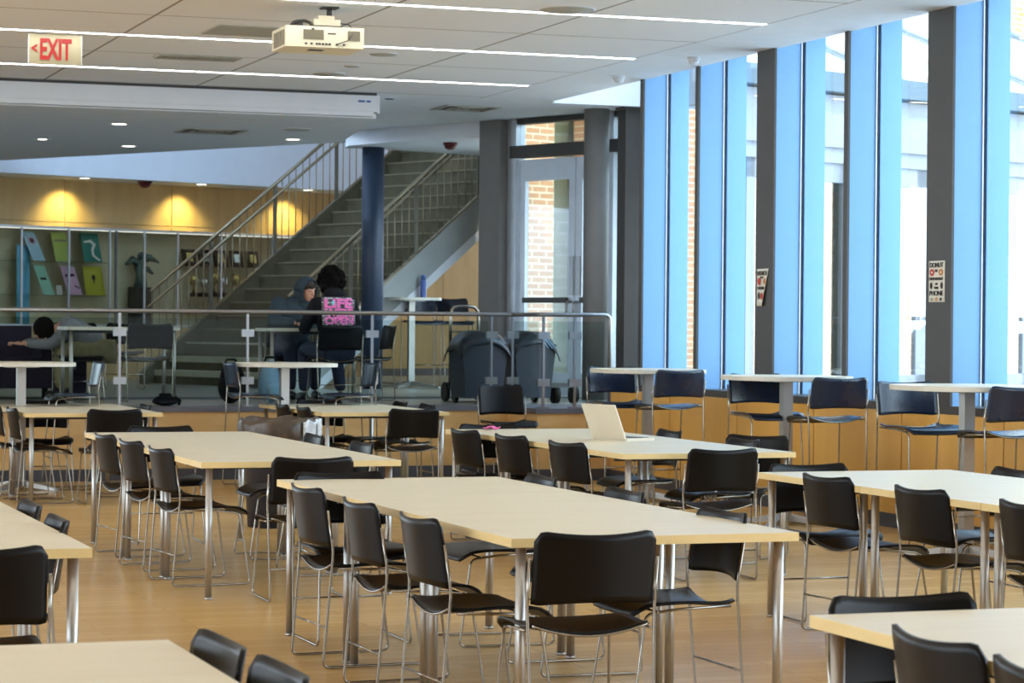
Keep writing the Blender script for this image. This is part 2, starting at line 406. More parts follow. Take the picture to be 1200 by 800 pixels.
for k, (a, b) in enumerate(((.36, 1.275), (1.285, 1.79))):
    d = door_root('door_%d' % (k + 1), 'glazed silver entrance door leaf')
    lf = MB().box(a, a + .10, -.025, .025, .02, 2.64).box(b - .10, b, -.025, .025, .02, 2.64).box(a + .1, b - .1, -.025, .025, .02, .27).box(a + .1, b - .1, -.025, .025, 2.40, 2.64)
    lf.build('leaf_frame', M_alu, d)
    MB().box(a + .1, b - .1, -.004, .004, .27, 2.40).build('glass_pane', M_winglass, d)
    MB().box(a + .1, b - .1, -.06, -.03, 1.04, 1.10).build('push_bar', M_dark, d)
    hx = b - .05 if k == 0 else a + .05
    MB().box(hx - .035, hx + .035, -.035, -.024, 1.12, 1.55).tube([(hx, -.03, .92), (hx, -.10, .92), (hx, -.10, 1.05), (hx, -.03, 1.05)], .014, fillet=.03).build('handle', M_steel, d)
rc = struct('column', MB().cyl(0, 0, 0, CZ - PZ, .135, 32), M_column, 'round grey column in front of the entrance doors', (9.68, 24.6, PZ))
cc = struct('column', MB().box(-.11, .11, -.11, .11, 0, CZ - PZ).box(-.13, .13, -.13, .13, CZ - PZ - .03, CZ - PZ), M_darkbrown, 'dark bronze corner column between doors and windows', (9.915, 24.2, PZ))

# ------------------------------------------------------------------ rear wall, bulkhead, upper hall
def rear(name, mb, m, label=None):
    return struct(name, mb, m, label, tuple(uv(17.1, 29.2)), RZ)
wb = struct_root('wall_back', 'maple veneer rear wall panels under a soffit', tuple(uv(17.1, 29.2)), RZ)
MB().box(-4, 14, .02, .2, PZ, 3.45).build('wall_core', M_maple, wb)
seams = [-4, -2.0, -.25, 1.0, 2.75, 4.4, 6.1, 7.8, 9.5, 11.2, 14]
for a, b in zip(seams[:-1], seams[1:]):
    MB().box(a + .008, b - .008, 0, .02, 2.835, 3.41).build('veneer_panel', M_maple, wb)
    MB().box(a + .004, b - .004, 0, .02, .69, 2.825).build('veneer_panel', M_maple, wb)
rear('baseboard_rear', MB().box(6.5, 14, -.02, 0, PZ, PZ + .11), M_trimgrey)
rear('trim_6', MB().box(-4, 9.5, -.85, .1, 3.41, 3.45), M_white, 'soffit strip above the veneer wall')
rear('wall_bulkhead', MB().box(-4, 9.5, -.95, -.85, 3.40, 7), M_bulk, 'pale blue painted bulkhead above the display case')
b = MB().box(2, 16, 3.6, 3.8, PZ, 4.28).box(2, 16, 3.6, 3.8, 4.46, 4.68).box(2, 16, 3.6, 3.8, 4.86, 7)
rear('wall_upper', b, M_bulk, 'upper hall wall with two slot windows')
rear('roof', MB().box(-4, 2.7, -8.8, -6.4, 7.21, 7.4).box(-4, 16, -6.4, 4, 7.21, 7.4), M_white)  # unseen hall roof, extents shaped to keep sun off the stairs

# ------------------------------------------------------------------ staircase
SO = uv(17.98, 26.74)
def stair_root(name, label, cat): return thing(name, label, cat, (SO.x, SO.y, PZ), RZ)
st = stair_root('staircase', 'broad dark carpeted staircase rising behind the two seated people', 'staircase')
RUN, RISE, N, SW = .2393, .178, 23, 2.9
def nz_(x): return .744 * (x + .276)
for k in range(1, N + 1):
    x = -.276 + RUN * k
    s = MB().box(x, x + RUN + .03, -SW, 0, RISE * (k - 1) - (.05 if k > 1 else 0), RISE * k - .02).box(x - .02, x + RUN + .02, -SW, 0, RISE * k - .02, RISE * k, 1)
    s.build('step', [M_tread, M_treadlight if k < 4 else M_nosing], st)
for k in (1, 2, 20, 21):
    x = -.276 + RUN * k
    MB().box(x - .03, x - .0201, -SW + .02, -.02, RISE * k - .075, RISE * k).build('step_nosing_sunlit', M_treadlight, st)  # pale nosing bands; the upper pair paints grazing sunlight on the risers
def stringer(y0, y1, up, dn, name, m):
    x0, x1 = -.25, 5.45
    pts = [(x0, y0, max(0, nz_(x0) + up)), (x1, y0, nz_(x1) + up), (x1, y0, nz_(x1) + dn)]
    xb = -dn / .744 - .276
    pts += [(xb, y0, 0), (x0, y0, 0)] if xb > x0 else [(x0, y0, nz_(x0) + dn)]
    return MB().extr(pts, (0, y1 - y0, 0)).build(name, m, st)
stringer(0, .05, .10, -.26, 'stringer', M_tread)
stringer(-.003, .053, .125, .1005, 'stringer_cap', M_bronzerail)
stringer(-SW - .053, -SW + .003, .085, .0605, 'stringer_cap', M_bronzerail)
stringer(-SW - .05, -SW, .06, -.36, 'stringer', M_stringer)
stringer(-SW - .04, -SW + .25, -.361, -.50, 'soffit_flange', M_white)
def stair_rail(yb, hgt, x0, x1, label, yh):
    r = stair_root('stair_railing', label, 'railing')
    MB().tube([(x0, yb, nz_(x0) + hgt), (x1, yb, nz_(x1) + hgt)], .024, 10).build('top_rail', M_bronzerail, r)
    MB().tube([(x0 - .1, yh, nz_(x0 - .1) + hgt - .13), (x1, yh, nz_(x1) + hgt - .13)], .02, 10).build('handrail', M_bronzerail, r)
    n = int((x1 - x0) / .115)
    bal = MB().tube([(0, 0, .08), (0, 0, hgt)], .0075, 6).mesh('baluster', M_bronzerail)
    post = MB().box(-.025, .025, -.012, .012, .05, hgt).mesh('post', M_railpost)
    for i in range(n + 1):
        x = x0 + .02 + i * .115
        o = inst('post' if i % 9 == 8 else 'baluster', post if i % 9 == 8 else bal, r); o.location = (x, yb, nz_(x))
    return r
stair_rail(.025, 1.05, -.1, 5.3, 'steel baluster railing on the far side of the staircase by the display case', -.06)
stair_rail(-SW - .025, .98, -.1, 5.3, 'steel baluster railing on the near side of the staircase by the navy column', -SW + .06)

# navy column
struct('column', MB().cyl(0, 0, 0, CZ - PZ, .135, 32), M_navy, 'round navy blue column beside the person in black', (8.46, 28.9, PZ))

# ------------------------------------------------------------------ display case
CO_ = uv(17.1, 29.18)
dc = thing('display_case', 'long glass display case with posters and trophies along the veneer wall', 'display case', (CO_.x, CO_.y, PZ), RZ)
MB().box(-3, 6.2, -.02, 0, .1, 2.05).build('back_panel', M_caseback, dc)
MB().box(-3, 6.2, -.42, 0, 0, .72).build('plinth', M_maple, dc)
MB().box(-3, 6.2, -.43, 0, 2.03, 2.06).box(-3, 6.2, -.43, -.40, .72, .75).build('rail_frame', M_alu, dc)
for x in (-1.5, .07, .8, 1.45, 1.55, 2.01, 2.56, 3.3, 4.2, 5.2, 6.18):
    MB().box(x - .012, x + .012, -.43, -.40, .75, 2.03).build('upright', M_alu if x != 1.55 else M_trimgrey, dc)
MB().box(-3, 6.2, -.39, -.37, 2.02, 2.03).build('case_fill_glow', M_casefill, dc)
for z in (1.133, 1.585): MB().box(-3, 1.5, -.38, -.03, z, z + .012).build('shelf', M_caseglass, dc)
for z in (.95, 1.15, 1.58): MB().box(2.9, 6.1, -.38, -.03, z - .012, z).build('shelf', M_caseglass, dc)
for a, b in ((-3, .07), (.07, 1.55), (1.55, 3.3), (3.3, 6.18)):
    MB().box(a + .013, b - .013, -.418, -.412, .75, 2.03).build('glass_door', M_caseglass, dc)
def in_case(x, y, z): v = CO_ + UD * x + VD * y; return (v.x, v.y, PZ + z)
def poster(x, z, w, h, sh, m, label, deco):
    o = thing('poster', label, 'poster', in_case(x, -.30, z), RZ, 'cards propped on the display case shelves')
    MB().extr([(0, 0, 0), (w, 0, 0), (w - sh, .07, h), (-sh, .07, h)], (0, .008, 0)).build('board', m, o)
    deco(o, w, h, sh)
    return o
def P3(w, h, sh, a, b): return (a * w - sh * b, .07 * b - .003, h * b)
def patch(o, w, h, sh, pts, m, name):
    MB().extr([P3(w, h, sh, *q) for q in pts], (0, .002, 0)).build(name, m, o)
def disc(a, b, ra, rb, n=14): return [(a + ra * math.cos(2 * PI * k / n), b + rb * math.sin(2 * PI * k / n)) for k in range(n)]
poster(.32, 1.597, .19, .385, .14, M_paleblue, 'pale blue card with a dark round emblem on the upper shelf', lambda o, w, h, s: (patch(o, w, h, s, disc(.55, .7, .3, .13), M_pinkcard, 'emblem'), patch(o, w, h, s, disc(.55, .7, .2, .09), M_ink, 'emblem')))
poster(.67, 1.597, .235, .39, .04, M_lime, 'lime green card with a darker band on the upper shelf', lambda o, w, h, s: patch(o, w, h, s, [(.1, .68), (.9, .68), (.9, .76), (.1, .76)], M_khaki, 'band'))
poster(1.12, 1.597, .285, .395, .04, M_teal, 'teal card with a pale winding figure on the upper shelf', lambda o, w, h, s: patch(o, w, h, s, [(.15, .72), (.55, .78), (.8, .62), (.62, .42), (.62, .25), (.95, .06), (.8, .05), (.48, .22), (.5, .45), (.62, .6), (.5, .68), (.15, .66)], M_paper, 'figure'))
poster(.49, 1.145, .17, .395, .13, M_mint, 'mint green card with dark line of print on the lower shelf', lambda o, w, h, s: patch(o, w, h, s, [(.2, .5), (.75, .5), (.75, .58), (.2, .58)], M_ink, 'print'))
poster(.87, 1.145, .225, .39, .10, M_pinkcard, 'pale pink card with small dark marks on the lower shelf', lambda o, w, h, s: (patch(o, w, h, s, [(.2, .62), (.85, .66), (.85, .74), (.2, .72)], M_sofa, 'print'), patch(o, w, h, s, disc(.7, .3, .07, .04), M_ink, 'mark'), patch(o, w, h, s, disc(.85, .26, .05, .06), M_ink, 'mark')))
poster(1.15, 1.145, .305, .395, .02, M_yellow, 'mustard yellow card with a small dark tree on the lower shelf', lambda o, w, h, s: (patch(o, w, h, s, disc(.5, .62, .09, .1), M_ink, 'tree'), patch(o, w, h, s, [(.47, .42), (.53, .42), (.53, .55), (.47, .55)], M_ink, 'trunk')))
o = thing('card', 'small white card beside the pink card in the display case', 'card', in_case(.72, -.25, 1.145), RZ)
MB().extr([(0, 0, 0), (.09, 0, 0), (.09, .03, .13), (0, .03, .13)], (0, .006, 0)).build('board', M_paper, o)
o = thing('stripe', 'sky blue upright banner at the end of the display case', 'stripe', in_case(.13, -.2, .75), RZ)
MB().sheet(lambda u, v: Vector((u * .2, .01 * math.sin(u * 9), v * 1.05)), 10, 4, .004).build('cloth', M_stripe, o)
MB().tube([(-.01, 0, 1.06), (.21, 0, 1.06)], .008).build('rod', M_alu, o)
# bird-like sculpture
o = thing('sculpture', 'green bronze sculpture of a spread-winged figure in the display case', 'sculpture', in_case(2.08, -.22, .72), RZ)
MB().box(-.14, .14, -.1, .1, 0, .55).build('pedestal', M_darkbrown, o)
MB().tube([(0, 0, .55), (.01, 0, .72), (-.02, 0, .86), (.05, 0, .95)], [.10, .07, .08, .05], 10).ell((.02, 0, .98), .07, .06, .06).build('body', M_bronze, o)
MB().tube([(-.02, 0, .86), (-.14, 0, .93), (-.25, 0, .86)], [.07, .05, .015], 8).tube([(.05, 0, .95), (.16, 0, .96), (.3, 0, .90)], [.07, .05, .015], 8).tube([(0, 0, .8), (.12, 0, .8), (.2, 0, .74)], [.06, .04, .02], 8).build('wing', M_bronze, o)
# trophies and plaques
for i, x in enumerate((2.98, 3.15, 3.33, 3.5, 3.7, 3.92)):
    hh = (.30, .26, .36, .28, .34, .26)[i]
    o = thing('trophy', ('slim', 'small', 'tallest', 'silver', 'tall two-handled', 'little')[i] + ' trophy cup behind the stair balusters, ' + ('first from the sculpture', 'second from the sculpture', 'third from the sculpture', 'fourth from the sculpture', 'fifth from the sculpture', 'farthest from the sculpture')[i], 'trophy', in_case(x, -.2, 1.15), RZ, 'trophies in the display case')
    MB().box(-.05, .05, -.05, .05, 0, .06).build('base', M_black, o)
    MB().lathe([(.02, .06), (.012, hh * .45), (.02, hh * .5), (.055, hh * .75), (.06, hh)], n=14).tube([(.055, 0, hh * .9), (.1, 0, hh * .8), (.03, 0, hh * .55)], .006, 6).tube([(-.055, 0, hh * .9), (-.1, 0, hh * .8), (-.03, 0, hh * .55)], .006, 6).build('cup', (M_gold, M_silver)[i % 2], o)
for i, x in enumerate((2.92, 3.2, 3.46, 3.74, 4.02)):
    o = thing('plaque', 'dark award plaque on the top trophy shelf, ' + ('first', 'second', 'third', 'fourth', 'fifth')[i] + ' along from the sculpture', 'plaque', in_case(x, -.2, 1.58), RZ, 'award plaques in the display case')
    MB().extr([(-.11, 0, 0), (.11, 0, 0), (.11, .05, .24), (-.11, .05, .24)], (0, .02, 0)).build('board', M_black, o)
    MB().extr([(-.05, -.003, .07), (.05, -.003, .07), (.05, .03, .19), (-.05, .03, .19)], (0, .004, 0)).build('plate', (M_gold, M_silver)[i % 2], o)

# ------------------------------------------------------------------ outside
struct('ground_outside', MB().box(9.36, 60, -40, 70, -.1, .0).box(-60, -8.2, -40, 70, -.1, 0).prism([(10.6, 21), (30, 21), (30, 60), (14, 60), (14, 27), (10.6, 27)], .0, .62), M_concrete)
fa = struct_root('entrance_facade', 'white framed glass vestibule across the courtyard', tuple(uv(17.9, 17.0)), RZ)
f = MB().box(0, 9, -.1, .1, 3.36, 3.90).box(0, 9, -.06, .06, 3.20, 3.36)
f.build('spandrel_panel', M_facade, fa)
MB().box(0, 9, -.25, .1, 3.92, 4.12).build('eaves_beam', M_eaves, fa)
MB().box(0, .57, -.03, .03, .64, 3.2).build('blank_panel', M_facade, fa)
def leaf(a, b):
    g = MB().box(a, a + .13, -.03, .03, .64, 3.2).box(b - .13, b, -.03, .03, .64, 3.2).box(a, b, -.03, .03, 3.0, 3.2).box(a, b, -.03, .03, .64, .98)
    g.build('leaf_frame', M_facade, fa)
    MB().box(a + .13, b - .13, -.004, .004, .98, 3.0).build('glass_pane', M_winglass, fa)
for a, b in ((.58, 2.21), (2.2, 3.43), (3.43, 4.66), (4.7, 5.35), (5.4, 6.6), (6.65, 7.9)): leaf(a, b)
for x in (3.36, 3.50):
    MB().tube([(x, -.04, 1.55), (x, -.12, 1.55), (x, -.12, 1.85), (x, -.04, 1.85)], .016, fillet=.05).box(x - .01, x + .01, -.05, -.03, 1.5, 2.3).build('handle', M_alu, fa)
MB().box(2.08, 2.19, -.12, .12, .64, 3.20).build('post', M_dark, fa)
for x in (0, 3, 6, 9): MB().tube([(x, -.1, 4.1), (x, 3.5, 5.6)], .05, 6).build('roof_rafter', M_facade, fa)
MB().extr([(0, 0, 4.15), (9, 0, 4.15), (9, 3.5, 5.6), (0, 3.5, 5.6)], (0, 0, .02)).build('roof_glass', M_winglass, fa)
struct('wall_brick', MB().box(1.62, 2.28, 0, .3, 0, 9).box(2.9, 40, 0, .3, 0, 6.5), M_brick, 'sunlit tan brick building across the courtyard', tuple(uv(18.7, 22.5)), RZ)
struct('wall_shaded', MB().box(2.0, 4.0, .62, .8, .6, 9).box(2.28, 2.30, .3, .62, .6, 9), M_shadebrick, 'brick recess in painted shade beside the sunlit brick', tuple(uv(18.7, 22.5)), RZ)

# ------------------------------------------------------------------ glass guard railing along the platform edge
gr = thing('glass_railing', 'steel and glass guard railing along the platform edge', 'railing', (0, 22.98, PZ))
RT = .895
MB().tube([(-4, 0, RT), (8.17, 0, RT), (8.17, -.8, RT), (8.88, -.8, RT), (8.88, -.8, 0)], .021, 10, fillet=.05).build('top_rail', M_steel, gr)
px = [-.6, .62, 1.84, 3.06, 4.28, 5.50, 6.73, 7.95]
for a, b in zip(px[:-1], px[1:]): MB().box(a + .03, b - .03, -.006, .006, .06, .83).build('glass_panel', M_railglass, gr)
MB().box(8.164, 8.176, -.74, -.06, .06, .83).build('glass_panel', M_railglass, gr)
MB().box(8.24, 8.82, -.806, -.794, .06, .83).build('glass_panel', M_railglass, gr)
def gpost(x, y=0., clamps=True):
    p_ = MB().box(x - .0115, x + .0115, y - .012, y + .012, 0, RT).box(x - .05, x + .05, y - .05, y + .05, 0, .012).build('post', M_steel, gr)
    if clamps:
        for z in (.21, .66):
            MB().box(x - .06, x + .06, y - .022, y + .022, z, z + .07).build('clamp', M_steel, p_)
for x in px: gpost(x)
gpost(8.17); gpost(8.20, -.8); gpost(8.52, -.8)

# ------------------------------------------------------------------ tables
def tbl_mesh(w, d, mt=M_top, me_=M_topedge):
    top = MB().box(-w / 2, w / 2, -d / 2, d / 2, .708, .74, 1, top=0)
    leg = MB().cyl(0, 0, 0.012, .708, .019, 16).cyl(0, 0, 0, .012, .022, 12)
    fr = MB().box(-w / 2 + .09, w / 2 - .09, -.22, -.19, .678, .708).box(-w / 2 + .09, w / 2 - .09, .19, .22, .678, .708).box(-.03, .03, -.19, .19, .678, .708)
    return top.mesh('tabletop', [mt, me_]), leg.mesh('leg', M_legmetal), fr.mesh('underframe', M_base)
TW = 1.113
TM = tbl_mesh(TW, TW)
def table(x, y, label, group, z=0., w=TW, TMs=TM, rz=0.):
    t = thing('dining_table', label, 'table', (x, y, z), rz, group)
    inst('tabletop', TMs[0], t); inst('underframe', TMs[2], t)
    for sx in (-1, 1):
        for sy in (-1, 1):
            l = inst('leg', TMs[1], t); l.location = (sx * (w / 2 - .055), sy * (w / 2 - .055), 0)
    return t
TMD = tbl_mesh(TW, 1.198)
def row(x0, y0, n, names, group, step=TW + .004, deep=False):
    for k in range(n):
        t = table(x0 + TW / 2, y0 + (step - .004) / 2 + k * step, names[k], group, TMs=TMD if deep else TM)
        if deep:
            for l in t.children:
                if l.name.startswith('leg'): l.location.y *= (1.198 / 2 - .055) / (TW / 2 - .055)
pos3 = ('near end', 'middle', 'far end')
row(2.90, 8.15, 3, ['maple square table, %s of the bare middle row of three' % p for p in pos3], 'maple tables of the middle row')
row(5.44, 13.36, 3, ['maple square table, near end of the row with the laptop', 'maple square table holding the open laptop', 'maple square table holding the small pink scrap'], 'maple tables of the laptop row')
row(2.86, 12.98, 3, ['maple square table, %s of the row in front of the lined trash can' % p for p in pos3], 'maple tables in front of the trash can', step=1.202, deep=True)
row(5.46, 8.22, 3, ['maple square table, %s of the row beside the honey wood window wall' % p for p in ('frame-edge end', 'middle', 'far end')], 'maple tables beside the window wall')
row(2.89, 4.69, 1, ['blurred maple table in the bottom right corner of the photo'], 'maple tables nearest the camera')
row(.32, 8.15, 3, ['maple square table at the left edge with a chair back in front of it', 'maple square table at the left edge, second from its corner leg', 'maple square table at the left edge, third from its corner leg'], 'maple tables at the left edge')
row(.08, 4.65, 1, ['blurred maple table in the bottom left corner of the photo'], 'maple tables nearest the camera')
row(2.98, 20.05, 2, ['maple table below the railing at the far left, near one of its pair', 'maple table below the railing at the far left, touching the platform side'], 'maple tables under the railing')
row(5.42, 19.95, 2, ['maple table below the railing behind the trash can, near one of its pair', 'maple table below the railing behind the trash can, platform side one'], 'maple tables under the railing')
# platform tables
PT = tbl_mesh(1.12, .6, M_bartop, M_baredge)
t = thing('cafe_table', 'pale cafe table on the platform beside the person slumped forward', 'table', (4.55, 24.5, PZ), 0, 'cafe tables on the platform')
inst('tabletop', PT[0], t); inst('underframe', PT[2], t)
for sx in (-1, 1):
    for sy in (-1, 1):
        l = inst('leg', PT[1], t); l.location = (sx * .51, sy * .25, 0)
PT2 = tbl_mesh(.95, .6, M_bartop, M_baredge)
t = thing('cafe_table', 'pale cafe table between the hooded person and the person in black', 'table', (6.54, 24.72, PZ), 0, 'cafe tables on the platform')
inst('tabletop', PT2[0], t); inst('underframe', PT2[2], t)
for sx in (-1, 1):
    for sy in (-1, 1):
        l = inst('leg', PT2[1], t); l.location = (sx * .43, sy * .25, 0)
# bar tables
def bar_meshes(rad, h):
    n = 40
    def rr(a):   # softly rounded square top
        c_, s_ = abs(math.cos(a)), abs(math.sin(a)); p = 2.7
        return rad / (c_ ** p + s_ ** p) ** (1 / p)
    poly = [(rr(2 * PI * k / n) * math.cos(2 * PI * k / n), rr(2 * PI * k / n) * math.sin(2 * PI * k / n)) for k in range(n)]
    top = MB().prism(poly, h - .032, h, 1, top=0).mesh('tabletop', [M_bartop, M_baredge])
    pole = MB().box(-.038, .038, -.038, .038, .06, h - .045).box(-.14, .14, -.14, .14, h - .045, h - .032).mesh('pole', M_legmetal)
    prong = MB().extr([(.03, -.03, .03), (.40, -.022, .0), (.40, -.022, .022), (.03, -.03, .085)], (0, .055, 0)).mesh('foot', M_legmetal)
    return top, pole, prong
BM_ = bar_meshes(.465, 1.12)
def bar_table(x, y, z, label, group):
    t = thing('bar_table', label, 'bar table', (x, y, z), 0, group)
    inst('tabletop', BM_[0], t); inst('pole', BM_[1], t)
    for k in range(4):
        f_ = inst('foot', BM_[2], t); f_.rotation_euler = (0, 0, PI / 4 + k * PI / 2)
gb = 'tall bar tables on the lower floor'
bar_table(3.22, 21.95, 0, 'tall bar table in front of the plum sofa and the railing', gb)
bar_table(5.60, 21.95, 0, 'tall bar table in front of the seated people and the railing', gb)
bar_table(8.12, 19.40, 0, 'tall bar table at the corner where railing meets window wall', gb)
bar_table(8.18, 16.85, 0, 'tall bar table under the window column with the torn donut-free notice', gb)
bar_table(8.15, 14.12, 0, 'tall bar table under the window column with the donut notice', gb)
BMW, BM_ = BM_, bar_meshes(.36, 1.12)
bar_table(9.13, 29.45, PZ, 'tall bar table on the platform with the blue bottle on it', 'bar tables on the platform')
BM_ = BMW

# ------------------------------------------------------------------ chairs
def chair_meshes(sh, bt, bb, bw=.445, stool=False):
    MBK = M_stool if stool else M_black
    """sh seat height, bb/bt bottom and top of the back panel"""
    M = {}
    w = .225
    def seat(u, v):
        x = (u - .5) * 2; y = -.19 + v * .41
        k = 1.0
        if v > .88: k = math.sqrt(max(0., 1 - ((v - .88) / .12) ** 2 * .25))
        if v < .06: k = 1 - (.06 - v) * .8
        z = sh - .022 * (1 - x * x) * (1 - v * .8) + .012 * math.sin(v * PI)
        if v > .8: z -= .035 * ((v - .8) / .2) ** 2
        if v < .25: z += .018 * ((.25 - v) / .25) ** 2 * (x * x)
        return Vector((x * w * k, y, z))
    M['seat'] = MB().sheet(seat, 14, 14, .012).mesh('seat', MBK)
    hw = bw / 2; hb = bt - bb; rad = .042
    def back(u, v):
        x = (u - .5) * 2
        z0 = bb + (.012 * (1 - x * x)); z1 = bt - .018 * (1 - x * x)
        # rounded upper corners
        e = max(0., (abs(x) * hw - (hw - rad)) / rad)
        z1 -= rad * (1 - math.sqrt(max(0., 1 - e * e))) * .95
        z0 += .008 * (1 - math.sqrt(max(0., 1 - e * e)))
        z = z0 + v * (z1 - z0)
        y = -.195 - (z - bb) * .16 - .045 * (1 - x * x)
        return Vector((x * hw, y, z))
    M['backrest'] = MB().sheet(back, 22, 10, .012).mesh('backrest', MBK)
    e = .235
    zt = bb + hb * .62
    def side(s):
        pts = [(s * e, -.195 - (zt - bb) * .16, zt), (s * e, -.195, bb - .01), (s * (e - .003), -.20, sh), (s * (e - .012), -.235, .008), (s * (e - .012), .225, .008), (s * (e - .035), .165, sh - .03), (s * (e - .01), .05, sh - .012), (s * (e - .004), -.17, sh - .004)]
        return MB().tube(pts, .0058, 7, fillet=.03).mesh('side_frame', M_chrome)
    M['sideL'] = side(-1); M['sideR'] = side(1)
    zb = .27 if not stool else .28
    M['bar1'] = MB().tube([(-e + .02, .12, sh - .022), (e - .02, .12, sh - .022)], .005, 6).mesh('cross_bar', M_chrome)
    if stool:
        M['bar2'] = MB().tube([(-e + .022, .20, zb), (e - .022, .20, zb)], .0065, 6).mesh('footrest', M_chrome)
    else:
        M['bar2'] = MB().tube([(-e + .014, -.222, zb - .09), (e - .014, -.222, zb - .09)], .005, 6).mesh('cross_bar', M_chrome)
    rim = [Vector(seat(i / 14, 0)) + Vector((0, -.007, -.004)) for i in range(15)]
    M['rim'] = MB().tube(rim, .0045, 6).mesh('seat_rim', M_chrome)
    return M
CH = chair_meshes(.435, .785, .52)
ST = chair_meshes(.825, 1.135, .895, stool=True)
MID = chair_meshes(.575, .925, .635)
GL = (('seat', 'seat'), ('backrest', 'backrest'), ('side_frame', 'sideL'), ('side_frame', 'sideR'), ('cross_bar', 'bar1'), ('seat_rim', 'rim'))
def place(kind, M, bx, by, face, label, group, z=0., jit=0.):
    """bx,by: where the top of the backrest stands; face: heading of the sitter"""
    a = math.atan2(face[1], face[0]) + jit
    fx, fy = math.cos(a), math.sin(a)
    t = thing(kind, label, 'stool' if kind == 'bar_stool' else 'chair', (bx + fx * .265, by + fy * .265, z), a - PI / 2, group)
    for nm, k in GL: inst(nm, M[k], t)
    inst('footrest' if M is ST else 'cross_bar', M['bar2'], t)
    return t
E_, W_, N_, S_ = (1, 0), (-1, 0), (0, 1), (0, -1)
def chairs(lst, face, group, M=CH, kind='dining_chair', z=0., turn=0.):
    for bx, by, lb in lst: place(kind, M, bx, by, face, lb, group, z, turn + random.uniform(-.035, .035))
g = 'black chairs around the middle row'
chairs([(2.74, 8.80, 'black chair on the aisle side of the middle row, nearest of three'), (2.74, 9.60, 'black chair on the aisle side of the middle row, second of three'), (2.76, 10.50, 'black chair on the aisle side of the middle row, third and farthest')], E_, g, turn=.04)
chairs([(3.14, 7.93, 'black chair seen squarely from behind at the near end of the middle row')], N_, g)
chairs([(4.02, 8.78, 'black chair pushed in on the window side of the middle row, nearest'), (4.10, 9.98, 'black chair pushed in on the window side of the middle row, second'), (4.08, 10.98, 'black chair pushed in on the window side of the middle row, farthest')], W_, g)
chairs([(3.19, 11.46, 'black chair facing the camera at the far end of the middle row')], S_, g)
g = 'black chairs around the row by the trash can'
chairs([(2.80, 13.89, 'dark chair on the aisle side of the row before the trash can, nearest of three'), (2.80, 14.77, 'dark chair on the aisle side of the row before the trash can, second of three'), (2.80, 15.64, 'dark chair on the aisle side of the row before the trash can, third')], E_, g, turn=.13)
chairs([(3.41, 12.72, 'black chair seen from behind, close beyond the far end of the middle row')], N_, g)
chairs([(4.13, 15.32, 'chair with only its top showing just in front of the trash can'), (4.15, 14.28, 'chair top showing beside the table corner right of the trash can')], W_, g)
chairs([(3.40, 16.74, 'grey-looking chair top facing the camera at the far end before the pair below the railing')], S_, g)
g = 'black chairs around the laptop row'
chairs([(5.30, 15.93, 'dark chair on the aisle side of the laptop row, farthest of three'), (5.33, 15.08, 'dark chair on the aisle side of the laptop row, middle of three'), (5.36, 14.14, 'dark chair on the aisle side of the laptop row, nearest of three')], E_, g, turn=.14)
chairs([(5.99, 13.14, 'broad black chair back in front of the laptop row near end')], N_, g)
chairs([(5.78, 16.78, 'blue-shining chair facing the camera behind the pink scrap')], S_, g)
chairs([(6.68, 14.32, 'chair pushed in beside the window end of the laptop row near table'), (6.72, 15.60, 'chair on the window side of the laptop row level with the laptop')], W_, g)
place('dining_chair', CH, 6.98, 14.78, (-.75, -.66), 'turned chair overlapping another behind the laptop row by the bar table pole', g)
g = 'black chairs around the row beside the windows'
chairs([(5.40, 10.72, 'black chair on the aisle side of the window row, farthest of three'), (5.41, 9.82, 'black chair on the aisle side of the window row, second of three'), (5.40, 8.89, 'black chair on the aisle side of the window row, cut by the frame edge')], E_, g, turn=.07)
chairs([(5.78, 11.66, 'black chair facing the camera at the far end of the window row')], S_, g)
chairs([(6.67, 11.02, 'chair on the far side of the window row with a blue-lit seat')], W_, g)
g = 'black chairs around the tables nearest the camera'
chairs([(3.20, 5.90, 'black chair facing the camera behind the blurred bottom right table')], S_, g)
chairs([(2.84, 5.10, 'large blurred chair back overlapping the edge of the bottom right table'), (2.80, 4.55, 'large blurred chair back cut off at the bottom right corner')], E_, g)
chairs([(1.27, 5.45, 'blurred blue-grey chair back beside the bottom left table, farther one'), (1.29, 4.98, 'blurred blue-grey chair back beside the bottom left table, cut by the frame')], W_, g)
g = 'black chairs around the left edge row'
chairs([(1.49, 9.75, 'chair top showing beyond the left edge table, farther of two'), (1.47, 8.98, 'chair top showing beyond the left edge table, nearer of two')], W_, g)
chairs([(1.02, 7.86, 'black chair seen from behind at the left edge of the photo')], N_, g)
g = 'black chairs around the far left pair below the railing'
chairs([(2.86, 21.0, 'dark chair side-on beside the far left pair, farther of two'), (2.90, 20.4, 'dark chair side-on beside the far left pair, nearer of two')], E_, g)
chairs([(3.68, 19.92, 'black chair seen from behind at the near end of the far left pair')], N_, g)
chairs([(3.46, 22.35, 'chair facing the camera behind the far left pair with its back under the tabletop line')], S_, g)
chairs([(4.16, 21.0, 'chair pushed in beside the far left pair on its trash can side')], W_, g)
g = 'black chairs around the pair behind the trash can'
chairs([(5.34, 21.1, 'dark chair side-on behind the trash can, farther of two'), (5.36, 20.45, 'dark chair side-on behind the trash can, nearer of two')], E_, g)
chairs([(6.18, 19.8, 'black chair seen from behind at the near end of the pair behind the trash can')], N_, g)
chairs([(6.03, 22.35, 'blue-shining chair facing the camera at the far end behind the trash can')], S_, g)
chairs([(6.62, 21.58, 'chair top showing low against the platform fascia, farther of two'), (6.68, 20.95, 'chair top showing low against the platform fascia, nearer of two')], W_, g)
place('counter_chair', MID, 7.70, 22.0, S_, 'taller black chair standing before the platform fascia under the black bins', None)
